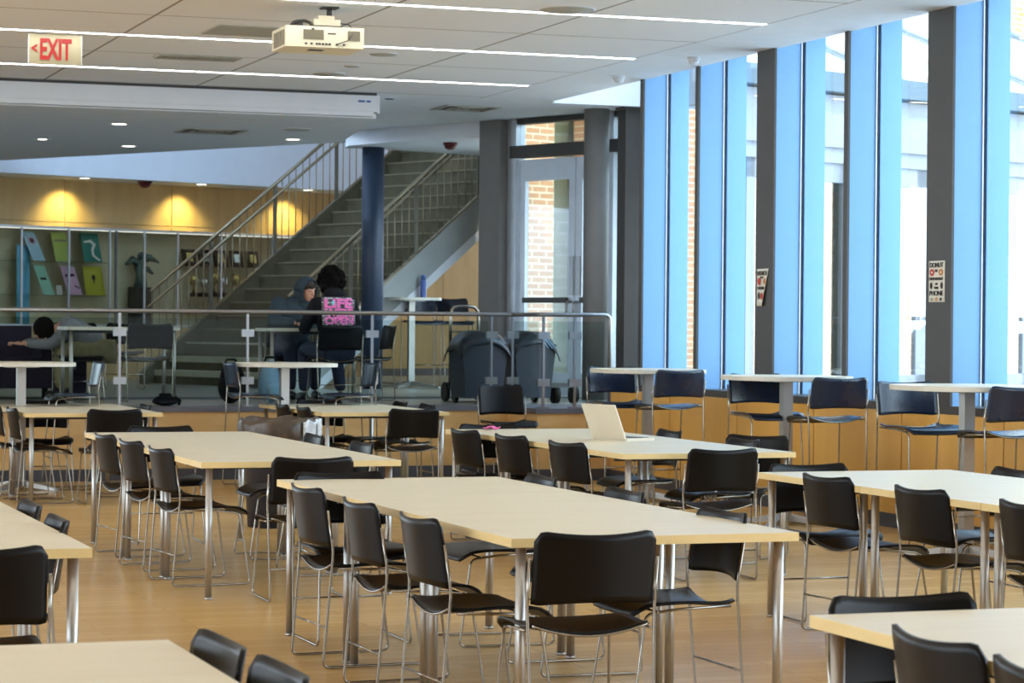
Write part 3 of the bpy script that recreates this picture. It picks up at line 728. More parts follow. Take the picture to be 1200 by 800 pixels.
# bar stools at the lower floor bar tables
g = 'tall stools at the bar tables'
chairs([(3.93, 21.95, 'tall stool side-on facing the bar table before the sofa')], W_, g, ST, 'bar_stool')
chairs([(5.06, 21.95, 'tall stool side-on at the seated people bar table, dark bag behind it')], E_, g, ST, 'bar_stool')
chairs([(6.46, 21.95, 'tall stool side-on at the seated people bar table, navy column behind it')], W_, g, ST, 'bar_stool')
chairs([(8.02, 20.02, 'tall stool facing the camera at the bar table by the railing corner')], S_, g, ST, 'bar_stool')
chairs([(8.12, 18.68, 'tall stool seen from behind at the bar table by the railing corner')], N_, g, ST, 'bar_stool')
chairs([(8.12, 17.30, 'tall stool facing the camera at the bar table under the torn notice')], S_, g, ST, 'bar_stool')
chairs([(8.20, 15.98, 'tall stool seen from behind at the bar table under the torn notice')], N_, g, ST, 'bar_stool')
chairs([(8.12, 14.92, 'tall stool with bright blue sheen facing the camera under the donut notice')], S_, g, ST, 'bar_stool')
chairs([(8.22, 13.55, 'tall stool seen from behind at the frame edge under the donut notice')], N_, g, ST, 'bar_stool')
# platform chairs
g = 'black chairs on the platform'
chairs([(4.24, 25.25, 'wide black chair behind the slumped person table')], S_, g, z=PZ)
sc_ = place('dining_chair', CH, 4.80, 24.1, N_, 'black chair with a pale spot drawn up before the cafe table end', g, PZ)
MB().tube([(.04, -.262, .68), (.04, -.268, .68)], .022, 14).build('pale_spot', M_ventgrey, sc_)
chairs([(5.40, 28.6, 'small black chair by the trophies at the foot of the stairs')], N_, g, z=PZ)
chairs([(7.42, 24.6, 'black chair beside the person in black, navy column behind')], W_, g, z=PZ)
chairs([(6.65, 23.78, 'black chair under the person in the pink print top')], N_, g, z=PZ)
chairs([(6.55, 25.66, 'black chair under the hooded person')], S_, g, z=PZ)
g = 'tall stools on the platform'
place('bar_stool', ST, 9.42, 30.12, S_, 'tall stool tucked at the platform bar table with the bottle', g, PZ)
place('bar_stool', ST, 9.92, 30.3, S_, 'tall stool standing against the veneer wall by the chrome hand truck', g, PZ, -.12)

# ------------------------------------------------------------------ things on tables and floor
o = thing('laptop', 'open pale laptop seen from behind on the laptop row', 'laptop', (6.13, 15.05, .74), R(-72))
MB().box(-.17, .17, -.12, .12, 0, .016).build('keyboard_base', M_laptop, o)
MB().box(-.15, .15, -.06, .09, .0162, .018).build('keyboard', M_dark, o)
lid = MB().extr([(-.17, -.12, .016), (.17, -.12, .016), (.17, -.215, .235), (-.17, -.215, .235)], (0, -.009, -.003)).build('lid', M_laptop, o)
MB().extr([(-.155, -.1235, .03), (.155, -.1235, .03), (.155, -.21, .228), (-.155, -.21, .228)], (0, .002, .001)).build('screen', M_black, o)
o = tag(MB().sheet(lambda u, v: Vector((5.70 + u * .1, 16.55 + v * .1, .745 + .012 * math.sin(u * 7) * math.sin(v * 5 + 1) + .01)), 8, 8, .004).build('paper_scrap', M_pink), 'small crumpled pink scrap on the far laptop row table', 'paper')
# trash can
o = thing('trash_can', 'round trash can with brown liner and clear plastic folded over its rim', 'trash can', (4.45, 17.6, 0))
MB().lathe([(.22, 0), (.27, .72), (.275, .73)], n=28).build('body', M_bin, o)
def linr(u, v):
    a = u * 2 * PI; k = .29 + .012 * math.sin(a * 7) + .008 * math.sin(a * 13)
    return Vector((k * math.cos(a) * (.9 + .1 * v), k * math.sin(a) * (.9 + .1 * v), .76 + .012 * math.sin(a * 5) - .14 * (1 - v) * 1.0))
def liner_rim(mb):
    prof = []
    n = 48
    rings = [(.279, .58), (.292, .66), (.296, .75), (.285, .79), (.265, .785), (.25, .70)]
    vs = []
    for j, (rr_, zz) in enumerate(rings):
        for k in range(n):
            a = 2 * PI * k / n; q = rr_ + .008 * math.sin(a * 9 + j) + .006 * math.sin(a * 17)
            vs.append((q * math.cos(a), q * math.sin(a), zz + .014 * math.sin(a * 6 + j * .5)))
    fs = [(j * n + k, j * n + (k + 1) % n, (j + 1) * n + (k + 1) % n, (j + 1) * n + k) for j in range(len(rings) - 1) for k in range(n)]
    return mb.add(vs, fs, 0, True)
liner_rim(MB()).build('bag_liner', M_liner, o)
MB().sheet(lambda u, v: Vector(((.305 + .012 * math.sin(u * 20)) * math.cos(-1.2 + u * 1.0), (.305 + .012 * math.sin(u * 23)) * math.sin(-1.2 + u * 1.0), .66 + v * .12 + .012 * math.sin(u * 17 + v * 5))), 20, 6, .004).build('clear_bag', M_clear, o)
MB().cyl(0, 0, .68, .70, .24, 24).build('waste', M_ink, o)

# bins by the railing
def wheelie(x, y, label, m, w=.30):
    o = thing('wheeled_bin', label, 'bin', (x, y, PZ), 0, 'black wheeled bins behind the railing')
    MB().extr([(-w * .8, -.22, .06), (w * .8, -.22, .06), (w, -.27, .60), (-w, -.27, .60)], (0, .46, 0)).build('body', m, o)
    MB().sheet(lambda u, v: Vector(((u - .5) * 2 * (w + .03), -.30 + v * .56, .72 - .18 * (2 * u - 1) ** 4 - .12 * (2 * v - 1) ** 4 + .012 * math.sin(u * 14 + v * 6))), 18, 12, .012).build('bag_cover', M_binlid, o)
    for s in (-1, 1): MB().tube([(s * w * .7 - .02, .18, .06), (s * w * .7 + .02, .18, .06)], .06, 16).build('wheel', M_black, o)
wheelie(8.02, 23.62, 'black wheeled bin with bulging cover beside the chrome hand truck', M_bin, .24)
wheelie(8.60, 23.75, 'black wheeled bin with blue-striped bag cover before the doors', M_bin, .22)
MBS = MB()
for k in range(3): MBS.tube([(8.58 + k * .05, 23.452, 1.405 - k * .012), (8.66 + k * .05, 23.442, 1.33 - k * .02), (8.72 + k * .04, 23.44, 1.25)], .006, 6)
o = tag(MBS.build('cord', M_lightblue), 'pale blue cord draped over the striped bin cover', 'cord')
o = thing('hand_truck', 'chrome hand truck standing behind the railing by the black bins', 'hand truck', (8.06, 24.15, PZ))
MB().tube([(-.15, 0, .12), (-.15, 0, .98), (.15, 0, .98), (.15, 0, .12)], .018, 10, fillet=.09).build('frame', M_chrome, o)
MB().tube([(-.15, 0, .72), (.15, 0, .72)], .011, 8).tube([(-.15, 0, .4), (.15, 0, .4)], .011, 8).build('rung', M_chrome, o)
MB().box(-.17, .17, -.2, .02, .0, .015).build('toe_plate', M_steel, o)
for s in (-1, 1): MB().tube([(s * .18 - .02, .06, .10), (s * .18 + .02, .06, .10)], .10, 18).build('wheel', M_black, o)
o = thing('dolly', 'low dolly with one black wheel by the railing corner', 'dolly', (8.96, 23.75, PZ))
MB().box(-.3, .12, -.2, .2, .16, .2).build('deck', M_dark, o)
for s in (-1, 1): MB().tube([(s * .1 - .03 , -.14, .09), (s * .1 + .03, -.14, .09)], .09, 18).build('wheel', M_black, o)
# bottle
o = thing('water_bottle', 'tall blue water bottle on the platform bar table', 'bottle', (9.30, 29.5, PZ + 1.12))
MB().lathe([(.038, 0), (.04, .02), (.04, .2), (.03, .225)], n=18).build('body', M_bottle, o)
MB().lathe([(.03, .225), (.032, .27), (.024, .285)], n=16).build('cap', M_bottle, o)
# bags
def bag(x, y, w, d, h, m, label, strapm):
    o = thing('backpack', label, 'bag', (x, y, PZ), R(12))
    b_ = MB(); b_.ell((0, 0, h * .42), w / 2, d / 2, h * .42, 18, 12).ell((0, 0, h * .62), w * .42, d * .44, h * .38, 18, 12)
    b_.build('body', m, o)
    MB().ell((0, -d * .38, h * .3), w * .34, d * .22, h * .22, 14, 10).build('pocket', m, o)
    MB().tube([(-.06, 0, h * .98), (-.05, 0, h * 1.08), (.05, 0, h * 1.08), (.06, 0, h * .98)], .012, 8, fillet=.03).build('handle', strapm, o)
    MB().tube([(w * .3, -d * .3, h * .85), (w * .42, -d * .5, h * .5), (w * .4, -d * .4, h * .12)], .016, 8).build('strap', strapm, o)
bag(5.52, 23.75, .26, .22, .40, M_blackcloth, 'black backpack on the platform behind the glass by the stool', M_black)
bag(5.94, 23.85, .24, .22, .42, M_lightblue, 'pale blue backpack with black strap on the platform floor', M_black)
bag(4.76, 23.2, .26, .2, .10, M_blackcloth, 'small black pouch at the platform edge below the railing', M_black)
# sofa and case at the left of the platform
o = thing('sofa', 'dark plum sofa at the left edge of the platform', 'sofa', (3.1, 25.9, PZ))
MB().box(-1.2, .85, -.35, .4, .1, .42).build('seat', M_sofa, o)
MB().box(-1.2, .85, .3, .5, .1, .74).build('backrest', M_sofa, o)
MB().box(.85, 1.0, -.35, .5, .1, .58).build('armrest', M_sofa, o)
for s in (-1.1, .9): MB().box(s - .03, s + .03, -.3, -.24, 0, .1).build('leg', M_black, o)
o = thing('suitcase', 'dark boxy case on the platform beside the sofa', 'case', (4.22, 25.45, PZ))
MB().box(-.16, .16, -.12, .12, .04, .46).build('body', M_sofa, o)
MB().box(-.16, .16, -.125, -.12, .24, .26).build('seam', M_black, o)
MB().box(-.05, .05, -.13, -.12, .3, .36).build('label_plate', M_trimgrey, o)
for s in (-.12, .12): MB().tube([(s - .015, 0, .03), (s + .015, 0, .03)], .03, 12).build('wheel', M_black, o)

# ------------------------------------------------------------------ notices on the window columns
def notice(y0, y1, z0, z1, label, lines, art, curl):
    o = thing('notice', label, 'notice', (WX - .02, (y0 + y1) / 2, (z0 + z1) / 2), 0)
    w, h = y1 - y0, z1 - z0
    # sheet in the plane facing the hall; text reads from +y to -y
    def sh(u, v):
        k = 1 - curl * (1 - v) * u
        return Vector((-.004 - .05 * curl * (1 - v) * u * u, w / 2 - u * w * k, -h / 2 + v * h))
    MB().sheet(sh, 8, 8, .0015).build('sheet', M_paper, o)
    rot = (PI / 2, 0, -PI / 2)
    for s, fy, fw, fh, cx in lines:
        t_ = text(s, w * fw, h * fh, M_ink, o, (-.008 - .03 * curl * (1 - fy), -cx * w + curl * w * .2 * (1 - fy), (fy - .5) * h), rot, .012)
    for kind, cx, fy, rx, rz_, m in art:
        p_ = MB(); n = 16
        pts = [(0, rx * w * math.cos(2 * PI * k / n), rz_ * h * math.sin(2 * PI * k / n)) for k in range(n)]
        p_.extr(pts, (-.001, 0, 0))
        a_ = p_.build(kind, m, o); a_.location = (-.0075 - .03 * curl * (1 - fy), -cx * w + curl * w * .2 * (1 - fy), (fy - .5) * h)
        if kind == 'doughnut':
            q_ = MB().extr([(0, y * .35, z * .35) for _, y, z in pts], (-.001, 0, 0)).build('doughnut_hole', M_paper, a_); q_.location = (-.0012, 0, 0)
    return o
notice(15.71, 15.94, 1.676, 1.974, 'paper notice reading donut be dependent on your phone on a window column',
       [('DONUT', .90, .84, .12, 0), ('BE', .76, .16, .06, 0), ('DEPENDENT', .565, .84, .07, 0), ('ON', .44, .14, .05, 0), ('YOUR', .345, .26, .06, 0), ('PHONE', .215, .84, .12, 0)],
       [('doughnut', -.28, .72, .15, .085, M_inkred), ('doughnut', .28, .72, .14, .08, M_inkorange), ('phone', -.33, .40, .08, .085, M_ink), ('phone', .33, .40, .08, .085, M_ink), ('doughnut', 0, .07, .09, .045, M_inkorange), ('dot', -.28, .07, .1, .04, M_ventgrey), ('dot', .28, .07, .08, .04, M_dark)], 0.0)
notice(18.64, 18.86, 1.66, 1.97, 'curling paper notice with drawn red fruit on the farther window column',
       [('DETACH', .88, .8, .11, 0), ('FROM', .77, .24, .05, 0), ('THUMB', .48, .62, .08, -.05)],
       [('drawing', -.22, .66, .15, .1, M_inkred), ('drawing', .26, .66, .1, .09, M_inkorange), ('drawing', -.18, .28, .1, .1, M_dark), ('drawing', .1, .26, .11, .09, M_inkred)], .4)

# ------------------------------------------------------------------ ceiling fixtures
led = []
for i, (y, x1) in enumerate(((22.42, 8.11), (19.78, 8.13), (17.12, 8.11), (14.47, 8.11), (11.82, 8.11), (9.17, 8.11), (6.5, 8.11), (3.9, 8.11))):
    lb = 'linear ceiling light ' + ('nearest the projection screen', 'passing behind the exit sign and projector', 'above the projector mount', 'overhead out of view, fourth from the screen', 'overhead out of view, fifth from the screen', 'overhead out of view, sixth from the screen', 'overhead out of view, seventh from the screen', 'overhead out of view, eighth from the screen')[i]
    o = thing('linear_light', lb, 'ceiling light', (0, y, CZ), 0, 'linear ceiling lights')
    MB().box(-6, x1, -.042, .042, -.004, .0).build('diffuser', M_led, o)
    MB().box(-6.01, x1 + .01, -.052, -.042, -.006, 0).box(-6.01, x1 + .01, .042, .052, -.006, 0).build('housing', M_white, o)
dl = [('recessed downlight left of the square ceiling vent, nearer of two', 4.78, 25.78, HC), ('recessed downlight left of the square ceiling vent, farther of two', 5.49, 29.0, HC), ('bright recessed downlight near the stair rail top', 6.99, 27.1, HC), ('tiny dim downlight near the ceiling edge at the far left', 4.38, 28.35, HC)]
for lb, x, y, z in dl:
    o = thing('downlight', lb, 'downlight', (x, y, z), 0, 'recessed downlights')
    MB().cyl(0, 0, -.004, 0, .075 if 'tiny' not in lb else .05, 24).build('lens', M_down, o)
    MB().lathe([(.078, -.004), (.078, -.005), (.1, -.003), (.1, 0)], n=24, caps=False).build('trim_ring', M_white, o)
for i, x in enumerate((.95, 2.85, 4.72, 6.45, -.9)):
    v = uv(17.1 + x, 28.62)
    o = thing('downlight', 'soffit downlight washing the veneer wall, ' + ('first from the left edge', 'second from the left edge', 'third from the left edge', 'last, behind the stair balusters', 'out past the left edge')[i], 'downlight', (v.x, v.y, 3.41), 0, 'soffit downlights over the veneer wall')
    MB().cyl(0, 0, -.004, 0, .07, 24).build('lens', M_down, o)
    MB().lathe([(.072, -.004), (.072, -.005), (.09, -.003), (.09, 0)], n=24, caps=False).build('trim_ring', M_white, o)
    sp = bpy.data.lights.new('spot', 'SPOT'); so = bpy.data.objects.new('soffit_spot', sp); C.objects.link(so)
    so.location = (v.x + VD.x * .3, v.y + VD.y * .3, 3.36); so.rotation_euler = (R(18), 0, RZ)
    sp.energy = 90; sp.spot_size = R(110); sp.spot_blend = 1.0; sp.color = (1, .80, .26); sp.shadow_soft_size = .05
    so.parent = o; so.matrix_parent_inverse = Matrix.Translation((-v.x, -v.y, -3.41))
def disc_thing(name, lb, cat, x, y, r, m, z=CZ, h=.012, grp=None):
    o = thing(name, lb, cat, (x, y, z), 0, grp)
    MB().lathe([(r, -.004), (r * .96, -h), (r * .2, -h - .002)], n=28).build('grille', m, o)
    MB().lathe([(r * 1.0, -.006), (r * 1.06, -.004), (r * 1.06, 0)], n=28, caps=False).build('bezel', M_white, o)
gs = 'round ceiling speakers'
disc_thing('ceiling_speaker', 'round ceiling speaker under the light nearest the screen', 'speaker', 6.04, 22.12, .15, M_ventgrey, grp=gs)
disc_thing('ceiling_speaker', 'round ceiling speaker right of the projector', 'speaker', 6.03, 20.31, .12, M_ventgrey, grp=gs)
disc_thing('ceiling_speaker', 'large round ceiling speaker at the top edge by the near light', 'speaker', 6.41, 16.9, .2, M_ventgrey, grp=gs)
disc_thing('ceiling_speaker', 'round ceiling speaker behind the screen case beside the bright downlight', 'speaker', 6.65, 25.62, .15, M_ventgrey, HC, grp=gs)
disc_thing('ceiling_speaker', 'small dark sensor disc right of the screen case', 'sensor', 7.28, 24.3, .05, M_dark)
disc_thing('ceiling_speaker', 'small grey disc between the projector and the lower light', 'sensor', 6.05, 21.37, .07, M_ventgrey)
def dome(name, lb, cat, x, y, z, r, m1, m2):
    o = thing(name, lb, cat, (x, y, z))
    MB().cyl(0, 0, -.03, 0, r, 24).build('base', m1, o)
    MB().lathe([(r * .85, -.03), (r * .75, -.03 - r * .4), (r * .4, -.03 - r * .62), (.005, -.03 - r * .66)], n=20).build('lens', m2, o)
dome('smoke_detector', 'small white detector on the ceiling beside the windows', 'detector', 8.55, 19.48, CZ, .055, M_white, M_white)
dome('smoke_detector', 'small white detector by the bright ceiling opening', 'detector', 8.57, 21.23, CZ, .055, M_white, M_white)
dome('security_camera', 'white dome camera by the navy column', 'camera', 8.35, 28.6, CZ, .07, M_white, M_ventgrey)
dome('fire_strobe', 'dark red fire strobe on the ceiling above the stairs', 'fire alarm', 9.05, 27.7, 3.62, .085, M_redplastic, M_redplastic)
v = uv(17.1 + 1.9, 28.6)
dome('fire_strobe', 'dark red fire strobe on the soffit over the display case', 'fire alarm', v.x, v.y, 3.41, .10, M_redplastic, M_redplastic)
def vent(lb, x, y, w, d, slats, m, rz=0., z=CZ):
    o = thing('air_vent', lb, 'vent', (x, y, z), rz, 'ceiling air vents')
    MB().box(-w, w, -d, -d + .04, -.012, 0).box(-w, w, d - .04, d, -.012, 0).box(-w, -w + .04, -d + .04, d - .04, -.012, 0).box(w - .04, w, -d + .04, d - .04, -.012, 0).build('frame', m, o)
    MB().box(-w + .04, w - .04, -d + .04, d - .04, -.003, -.001).build('backing', M_dark, o)
    if slats == 'square':
        for k in (.7, .42, .16):
            a, b_ = (w - .04) * k, (d - .04) * k
            MB().box(-a, a, -b_, -b_ + .03, -.014, -.003).box(-a, a, b_ - .03, b_, -.014, -.003).box(-a, -a + .03, -b_, b_, -.014, -.003).box(a - .03, a, -b_, b_, -.014, -.003).build('louvre_ring', m, o)
    else:
        for k in range(slats):
            x_ = -w + .06 + (2 * w - .12) * k / (slats - 1)
            MB().box(x_ - .01, x_ + .01, -d + .04, d - .04, -.012, -.003).build('slat', m, o)
vent('slotted air vent between two linear lights', 4.62, 21.25, .36, .16, 16, M_ventgrey)
vent('square ceiling air vent behind the screen case', 5.87, 26.3, .34, .34, 'square', M_ventgrey, 0, HC)
vent('square ceiling air vent near the grey door column', 8.35, 25.05, .30, .30, 'square', M_ventgrey)
o = thing('access_panel', 'grey ceiling access panel beside the projector', 'panel', (4.60, 19.15, CZ))
MB().box(-.32, .32, -.3, .3, -.006, 0).build('panel', M_ventgrey, o); MB().box(-.34, .34, -.32, -.3, -.008, 0).box(-.34, .34, .3, .32, -.008, 0).box(-.34, -.32, -.3, .3, -.008, 0).box(.32, .34, -.3, .3, -.008, 0).build('frame', M_ventgrey, o)

# projector
o = thing('projector', 'ivory ceiling projector with cables and mount', 'projector', (4.70, 17.5, 0), R(-1.5))
MB().box(-.29, .29, -.2, .25, 3.475, 3.625).build('body', M_proj, o)
MB().box(-.16, -.01, -.206, -.2, 3.53, 3.60).build('grille', M_grille, o); MB().box(.17, .26, -.206, -.2, 3.53, 3.60).build('grille', M_grille, o)
gm = MB()
for k in range(6): gm.box(-.29 - .004, -.29, -.16 + k * .06, -.13 + k * .06, 3.49, 3.60)
gm.build('side_grille', M_grille, o)
pm = MB()
for k, x in enumerate((-.14, -.1, -.06, -.04, -.015, .01, .035, .09, .14)): pm.box(x - .008, x + .008, -.205, -.2, 3.492, 3.506)
pm.build('port', M_dark, o)
MB().box(.02, .08, -.206, -.2, 3.572, 3.58).build('label_plate', M_dark, o)
MB().box(-.08, .03, -.05, .03, 3.471, 3.475).build('foot_slot', M_dark, o)
MB().box(-.06, .15, -.12, .12, 3.63, 3.64).build('mount_plate', M_black, o)
MB().box(-.06, .14, -.1, .1, 3.645, 3.69).box(-.02, .10, -.08, .08, 3.69, 3.72).build('mount_bracket', M_proj, o)
MB().tube([(.08, 0, 3.72), (.08, 0, CZ)], .02, 12).box(.02, .14, -.06, .06, CZ - .01, CZ).build('mount_pole', M_dark, o)
MB().tube([(-.22, -.05, 3.64), (-.18, -.08, 3.67), (-.12, -.06, 3.68), (-.08, -.08, 3.66), (-.09, -.2, 3.60)], .012, 8).build('cable', M_dark, o)
MB().tube([(.15, -.05, 3.67), (.2, -.1, 3.66), (.22, -.2, 3.60), (.17, -.215, 3.53), (.09, -.21, 3.50)], .004, 6).build('cable', M_dark, o)
MB().ell((-.17, -.04, 3.655), .045, .03, .03).build('cable_coil', M_dark, o)
# exit sign
o = thing('exit_sign', 'hanging exit sign with red letters and left arrow', 'exit sign', (3.17, 19.9, 3.535), R(-2))
MB().box(-.21, .21, -.012, .012, 0, .24).build('plate', M_exitplate, o)
MB().box(-.08, .08, -.03, .03, .24, CZ - 3.535).build('canopy', M_exitplate, o)
MB().box(-.213, -.207, -.016, .016, 0, .24).box(.207, .213, -.016, .016, 0, .24).build('edge_trim', M_white, o)
text('EXIT', .25, .17, M_red, o, (.005, -.016, .12), (PI / 2, 0, 0), .03)
text('<', .045, .065, M_red, o, (-.165, -.016, .125), (PI / 2, 0, 0), .03, 'arrow')
# projection screen case
o = thing('projection_screen', 'long white projection screen case under the ceiling', 'projection screen', (0, 23.85, 0))
MB().box(-2, 7.0, -.07, .07, 3.60, CZ - .03).box(-2, 6.97, -.05, .05, 3.555, 3.60).build('housing', M_white, o)
MB().box(7.0, 7.02, -.075, .075, 3.585, CZ - .025).build('end_cap', M_white, o)
MB().box(-2, 7.0, -.05, .05, CZ - .03, CZ).build('mounting_rail', M_dark, o)
MB().box(6.80, 6.87, -.073, -.07, 3.69, 3.71).box(6.885, 6.93, -.073, -.07, 3.69, 3.71).build('maker_badge', M_blue, o)

# ------------------------------------------------------------------ people
def skin_mesh(verts, edges, radii, sub=2):
    me = bpy.data.meshes.new('sk'); me.from_pydata([Vector(v) for v in verts], edges, [])
    ob = bpy.data.objects.new('sk', me); C.objects.link(ob)
    md = ob.modifiers.new('Skin', 'SKIN'); md.use_smooth_shade = True
    sv = me.skin_vertices[0].data
    for i, r in enumerate(radii):
        sv[i].radius = r if isinstance(r, tuple) else (r, r); sv[i].use_root = (i == 0)
    ss = ob.modifiers.new('Sub', 'SUBSURF'); ss.levels = sub; ss.render_levels = sub
    dg = bpy.context.evaluated_depsgraph_get(); m = bpy.data.meshes.new_from_object(ob.evaluated_get(dg))
    bpy.data.objects.remove(ob); bpy.data.meshes.remove(me)
    return m
def union(meshes, name, m, voxel, parent, extra=None):
    bm = bmesh.new()
    for q in meshes: bm.from_mesh(q)
    me = bpy.data.meshes.new(name); bm.to_mesh(me); bm.free()
    ob = bpy.data.objects.new(name, me); C.objects.link(ob)
    rm = ob.modifiers.new('R', 'REMESH'); rm.mode = 'VOXEL'; rm.voxel_size = voxel; rm.use_smooth_shade = True
    sm = ob.modifiers.new('S', 'SMOOTH'); sm.factor = .5; sm.iterations = 2
    dg = bpy.context.evaluated_depsgraph_get(); me2 = bpy.data.meshes.new_from_object(ob.evaluated_get(dg))
    bpy.data.objects.remove(ob); bpy.data.meshes.remove(me)
    me2.name = name; me2.materials.clear(); me2.materials.append(m)
    me2.polygons.foreach_set('use_smooth', [True] * len(me2.polygons))
    return inst(name, me2, parent)
def V(*a): return Vector(a)
def person(label, loc, rz, J, mats, hood, hair_fn, lower, head_rot):
    """J: joints in the sitter's own frame, +y forward"""
    o = thing('person', label, 'person', loc, rz)
    pel, waist, chest, neck, head = J['pel'], J['waist'], J['chest'], J['neck'], J['head']
    verts = [pel, waist, chest, neck, neck.lerp(head, .5)]; edges = [(0, 1), (1, 2), (2, 3), (3, 4)]; rad = [(.15, .11), (.13, .10), (.15, .10), .055, .05]
    def chain(start, pts, rs):
        i = start
        for p_, r_ in zip(pts, rs):
            verts.append(p_); rad.append(r_); edges.append((i, len(verts) - 1)); i = len(verts) - 1
    for s in ('l', 'r'):
        chain(2, [J['sh' + s], J['el' + s], J['wr' + s]], [.055, .042, .028])
        chain(0, [J['hip' + s], J['kn' + s], J['an' + s]], [.085, .058, .042])
    body = [skin_mesh(verts, edges, rad)]
    # hands: palm and five bent fingers
    for s in ('l', 'r'):
        d = (J['wr' + s] - J['el' + s]).normalized(); side = V(0, 0, 1).cross(d); side = side.normalized() if side.length > .1 else V(1, 0, 0); dn = side.cross(d)
        w0 = J['wr' + s]
        vs = [w0, w0 + d * .05, w0 + d * .085]; ed = [(0, 1), (1, 2)]; rr_ = [.024, (.036, .017), (.036, .015)]
        body.append(skin_mesh(vs, ed, rr_, 1))
        for k in range(4):
            b_ = w0 + d * .08 + side * (k - 1.5) * .019; L = (.062, .074, .07, .055)[k]
            body.append(skin_mesh([b_, b_ + d * L * .5 - dn * .004, b_ + d * L * .8 + dn * .014 * -1, b_ + d * L + V(0, 0, -.03)], [(0, 1), (1, 2), (2, 3)], [.0092, .0085, .008, .007], 1))
        t0 = w0 + d * .03 + side * .03 * (1 if s == 'l' else -1)
        body.append(skin_mesh([t0, t0 + d * .03 + side * .022 * (1 if s == 'l' else -1), t0 + d * .06 + side * .026 * (1 if s == 'l' else -1)], [(0, 1), (1, 2)], [.011, .010, .008], 1))
    # head
    HR = head_rot
    hm = MB()
    def hp(x, y, z): return head + HR @ V(x, y, z)
    hm.ell(head, .075, .095, .115, 20, 14, M=HR).ell(hp(0, .035, -.06), .052, .06, .06, 14, 10, M=HR)
    hm.tube([hp(0, .085, .025), hp(0, .105, -.005), hp(0, .112, -.025), hp(0, .095, -.034)], [.008, .011, .014, .008], 8)
    for s in (-1, 1):
        hm.ell(hp(s * .077, 0, -.005), .012, .02, .032, 10, 8, M=HR)
        hm.ell(hp(s * .032, .078, .028), .024, .016, .008, 10, 6, M=HR)
    hm.tube([hp(-.024, .088, -.062), hp(0, .097, -.06), hp(.024, .088, -.062)], [.006, .009, .006], 6)
    body.append(hm.mesh('h', M_skin))
    bo = union(body, 'body', M_skin, .009, o)
    for s in (-1, 1):
        e_ = MB().ell(hp(s * .032, .0895, .014), .011, .007, .006, 10, 8, M=HR).build('eye', M_ink, bo)
    MB().tube([hp(-.026, .0965, -.061), hp(0, .105, -.064), hp(.026, .0965, -.061)], .0035, 6).build('lips', M_inkred, bo)
    # top with sleeves
    vs = [pel + V(0, 0, .03), waist, chest, chest.lerp(neck, .72)]; ed = [(0, 1), (1, 2), (2, 3)]; rr_ = [(.185, .15), (.18, .145), (.195, .14), .085]
    verts, edges, rad = vs, ed, rr_
    for s in ('l', 'r'): 
        i = 2
        for p_, r_ in zip([J['sh' + s], J['sh' + s].lerp(J['el' + s], .5), J['el' + s], J['el' + s].lerp(J['wr' + s], .5), J['el' + s].lerp(J['wr' + s], .94)], [.085, .078, .066, .056, .042]):
            verts.append(p_); rad.append(r_); edges.append((i, len(verts) - 1)); i = len(verts) - 1
    if hood == 'up':
        tm = MB(); P_ = [pel + V(0, 0, -.02), waist, chest, chest + V(0, 0, .06), chest.lerp(neck, .8)]; Q_ = [(.19, .155), (.185, .15), (.20, .145), (.19, .12), (.09, .085)]
        for k in range(4):
            for q in range(6):
                t_ = q / 6; tm.ell(P_[k].lerp(P_[k + 1], t_), Q_[k][0] * (1 - t_) + Q_[k + 1][0] * t_, Q_[k][1] * (1 - t_) + Q_[k + 1][1] * t_, .07, 16, 8)
        for s in ('l', 'r'):
            sh_, el_, wr_ = J['sh' + s], J['el' + s], J['el' + s].lerp(J['wr' + s], .94)
            tm.tube([sh_, sh_.lerp(el_, .5), el_], [.082, .074, .062], 14).tube([el_, el_.lerp(wr_, .5), wr_], [.062, .054, .042], 14)
            tm.ell(sh_, .085, .085, .085).ell(el_, .063, .063, .063)
        parts = [tm.mesh('x', mats[0])]
    else:
        parts = [skin_mesh(verts, edges, rad)]
    if hood == 'down':
        parts.append(MB().ell(chest.lerp(neck, .9) + V(0, -.07, .0), .12, .07, .08, 16, 10).mesh('x', mats[0]))
    top = union(parts, 'hooded_top' if hood else 'sweater', mats[0], .014, o)
    # trousers
    verts = [pel]; edges = []; rad = [(.165, .13)]
    for s in ('l', 'r'):
        i = 0
        for p_, r_ in zip([J['hip' + s], J['kn' + s], J['an' + s]], [.11, .08, .062]):
            verts.append(p_); rad.append(r_); edges.append((i, len(verts) - 1)); i = len(verts) - 1
    union([skin_mesh(verts, edges, rad)], 'trousers', mats[1], .014, o)
    for s in ('l', 'r'):
        a_ = J['an' + s]
        f_ = J['toe' + s] - a_; f_.z = 0; f_.normalize()
        sh = [skin_mesh([V(a_.x, a_.y, .05) - f_ * .04, V(a_.x, a_.y, .05) + f_ * .05, V(a_.x, a_.y, .04) + f_ * .16], [(0, 1), (1, 2)], [.05, .05, .04])]
        union(sh, 'shoe', M_shoe, .010, o)
    if hood == 'up':
        hh = MB()
        def hf(u, v):
            th = v * R(118); a = u * 2 * PI
            p = V(math.sin(th) * math.cos(a) * .115, -math.cos(th) * .135, math.sin(th) * math.sin(a) * .145)
            return head + HR @ (p + V(0, -.005, -.005))
        hh.sheet(hf, 28, 12, .014)
        hh.ell(head + V(0, -.05, -.14), .10, .09, .08, 16, 10)
        hh.build('hood', mats[0], o)
    hair_fn(o, head, HR)
    return o, top, hp
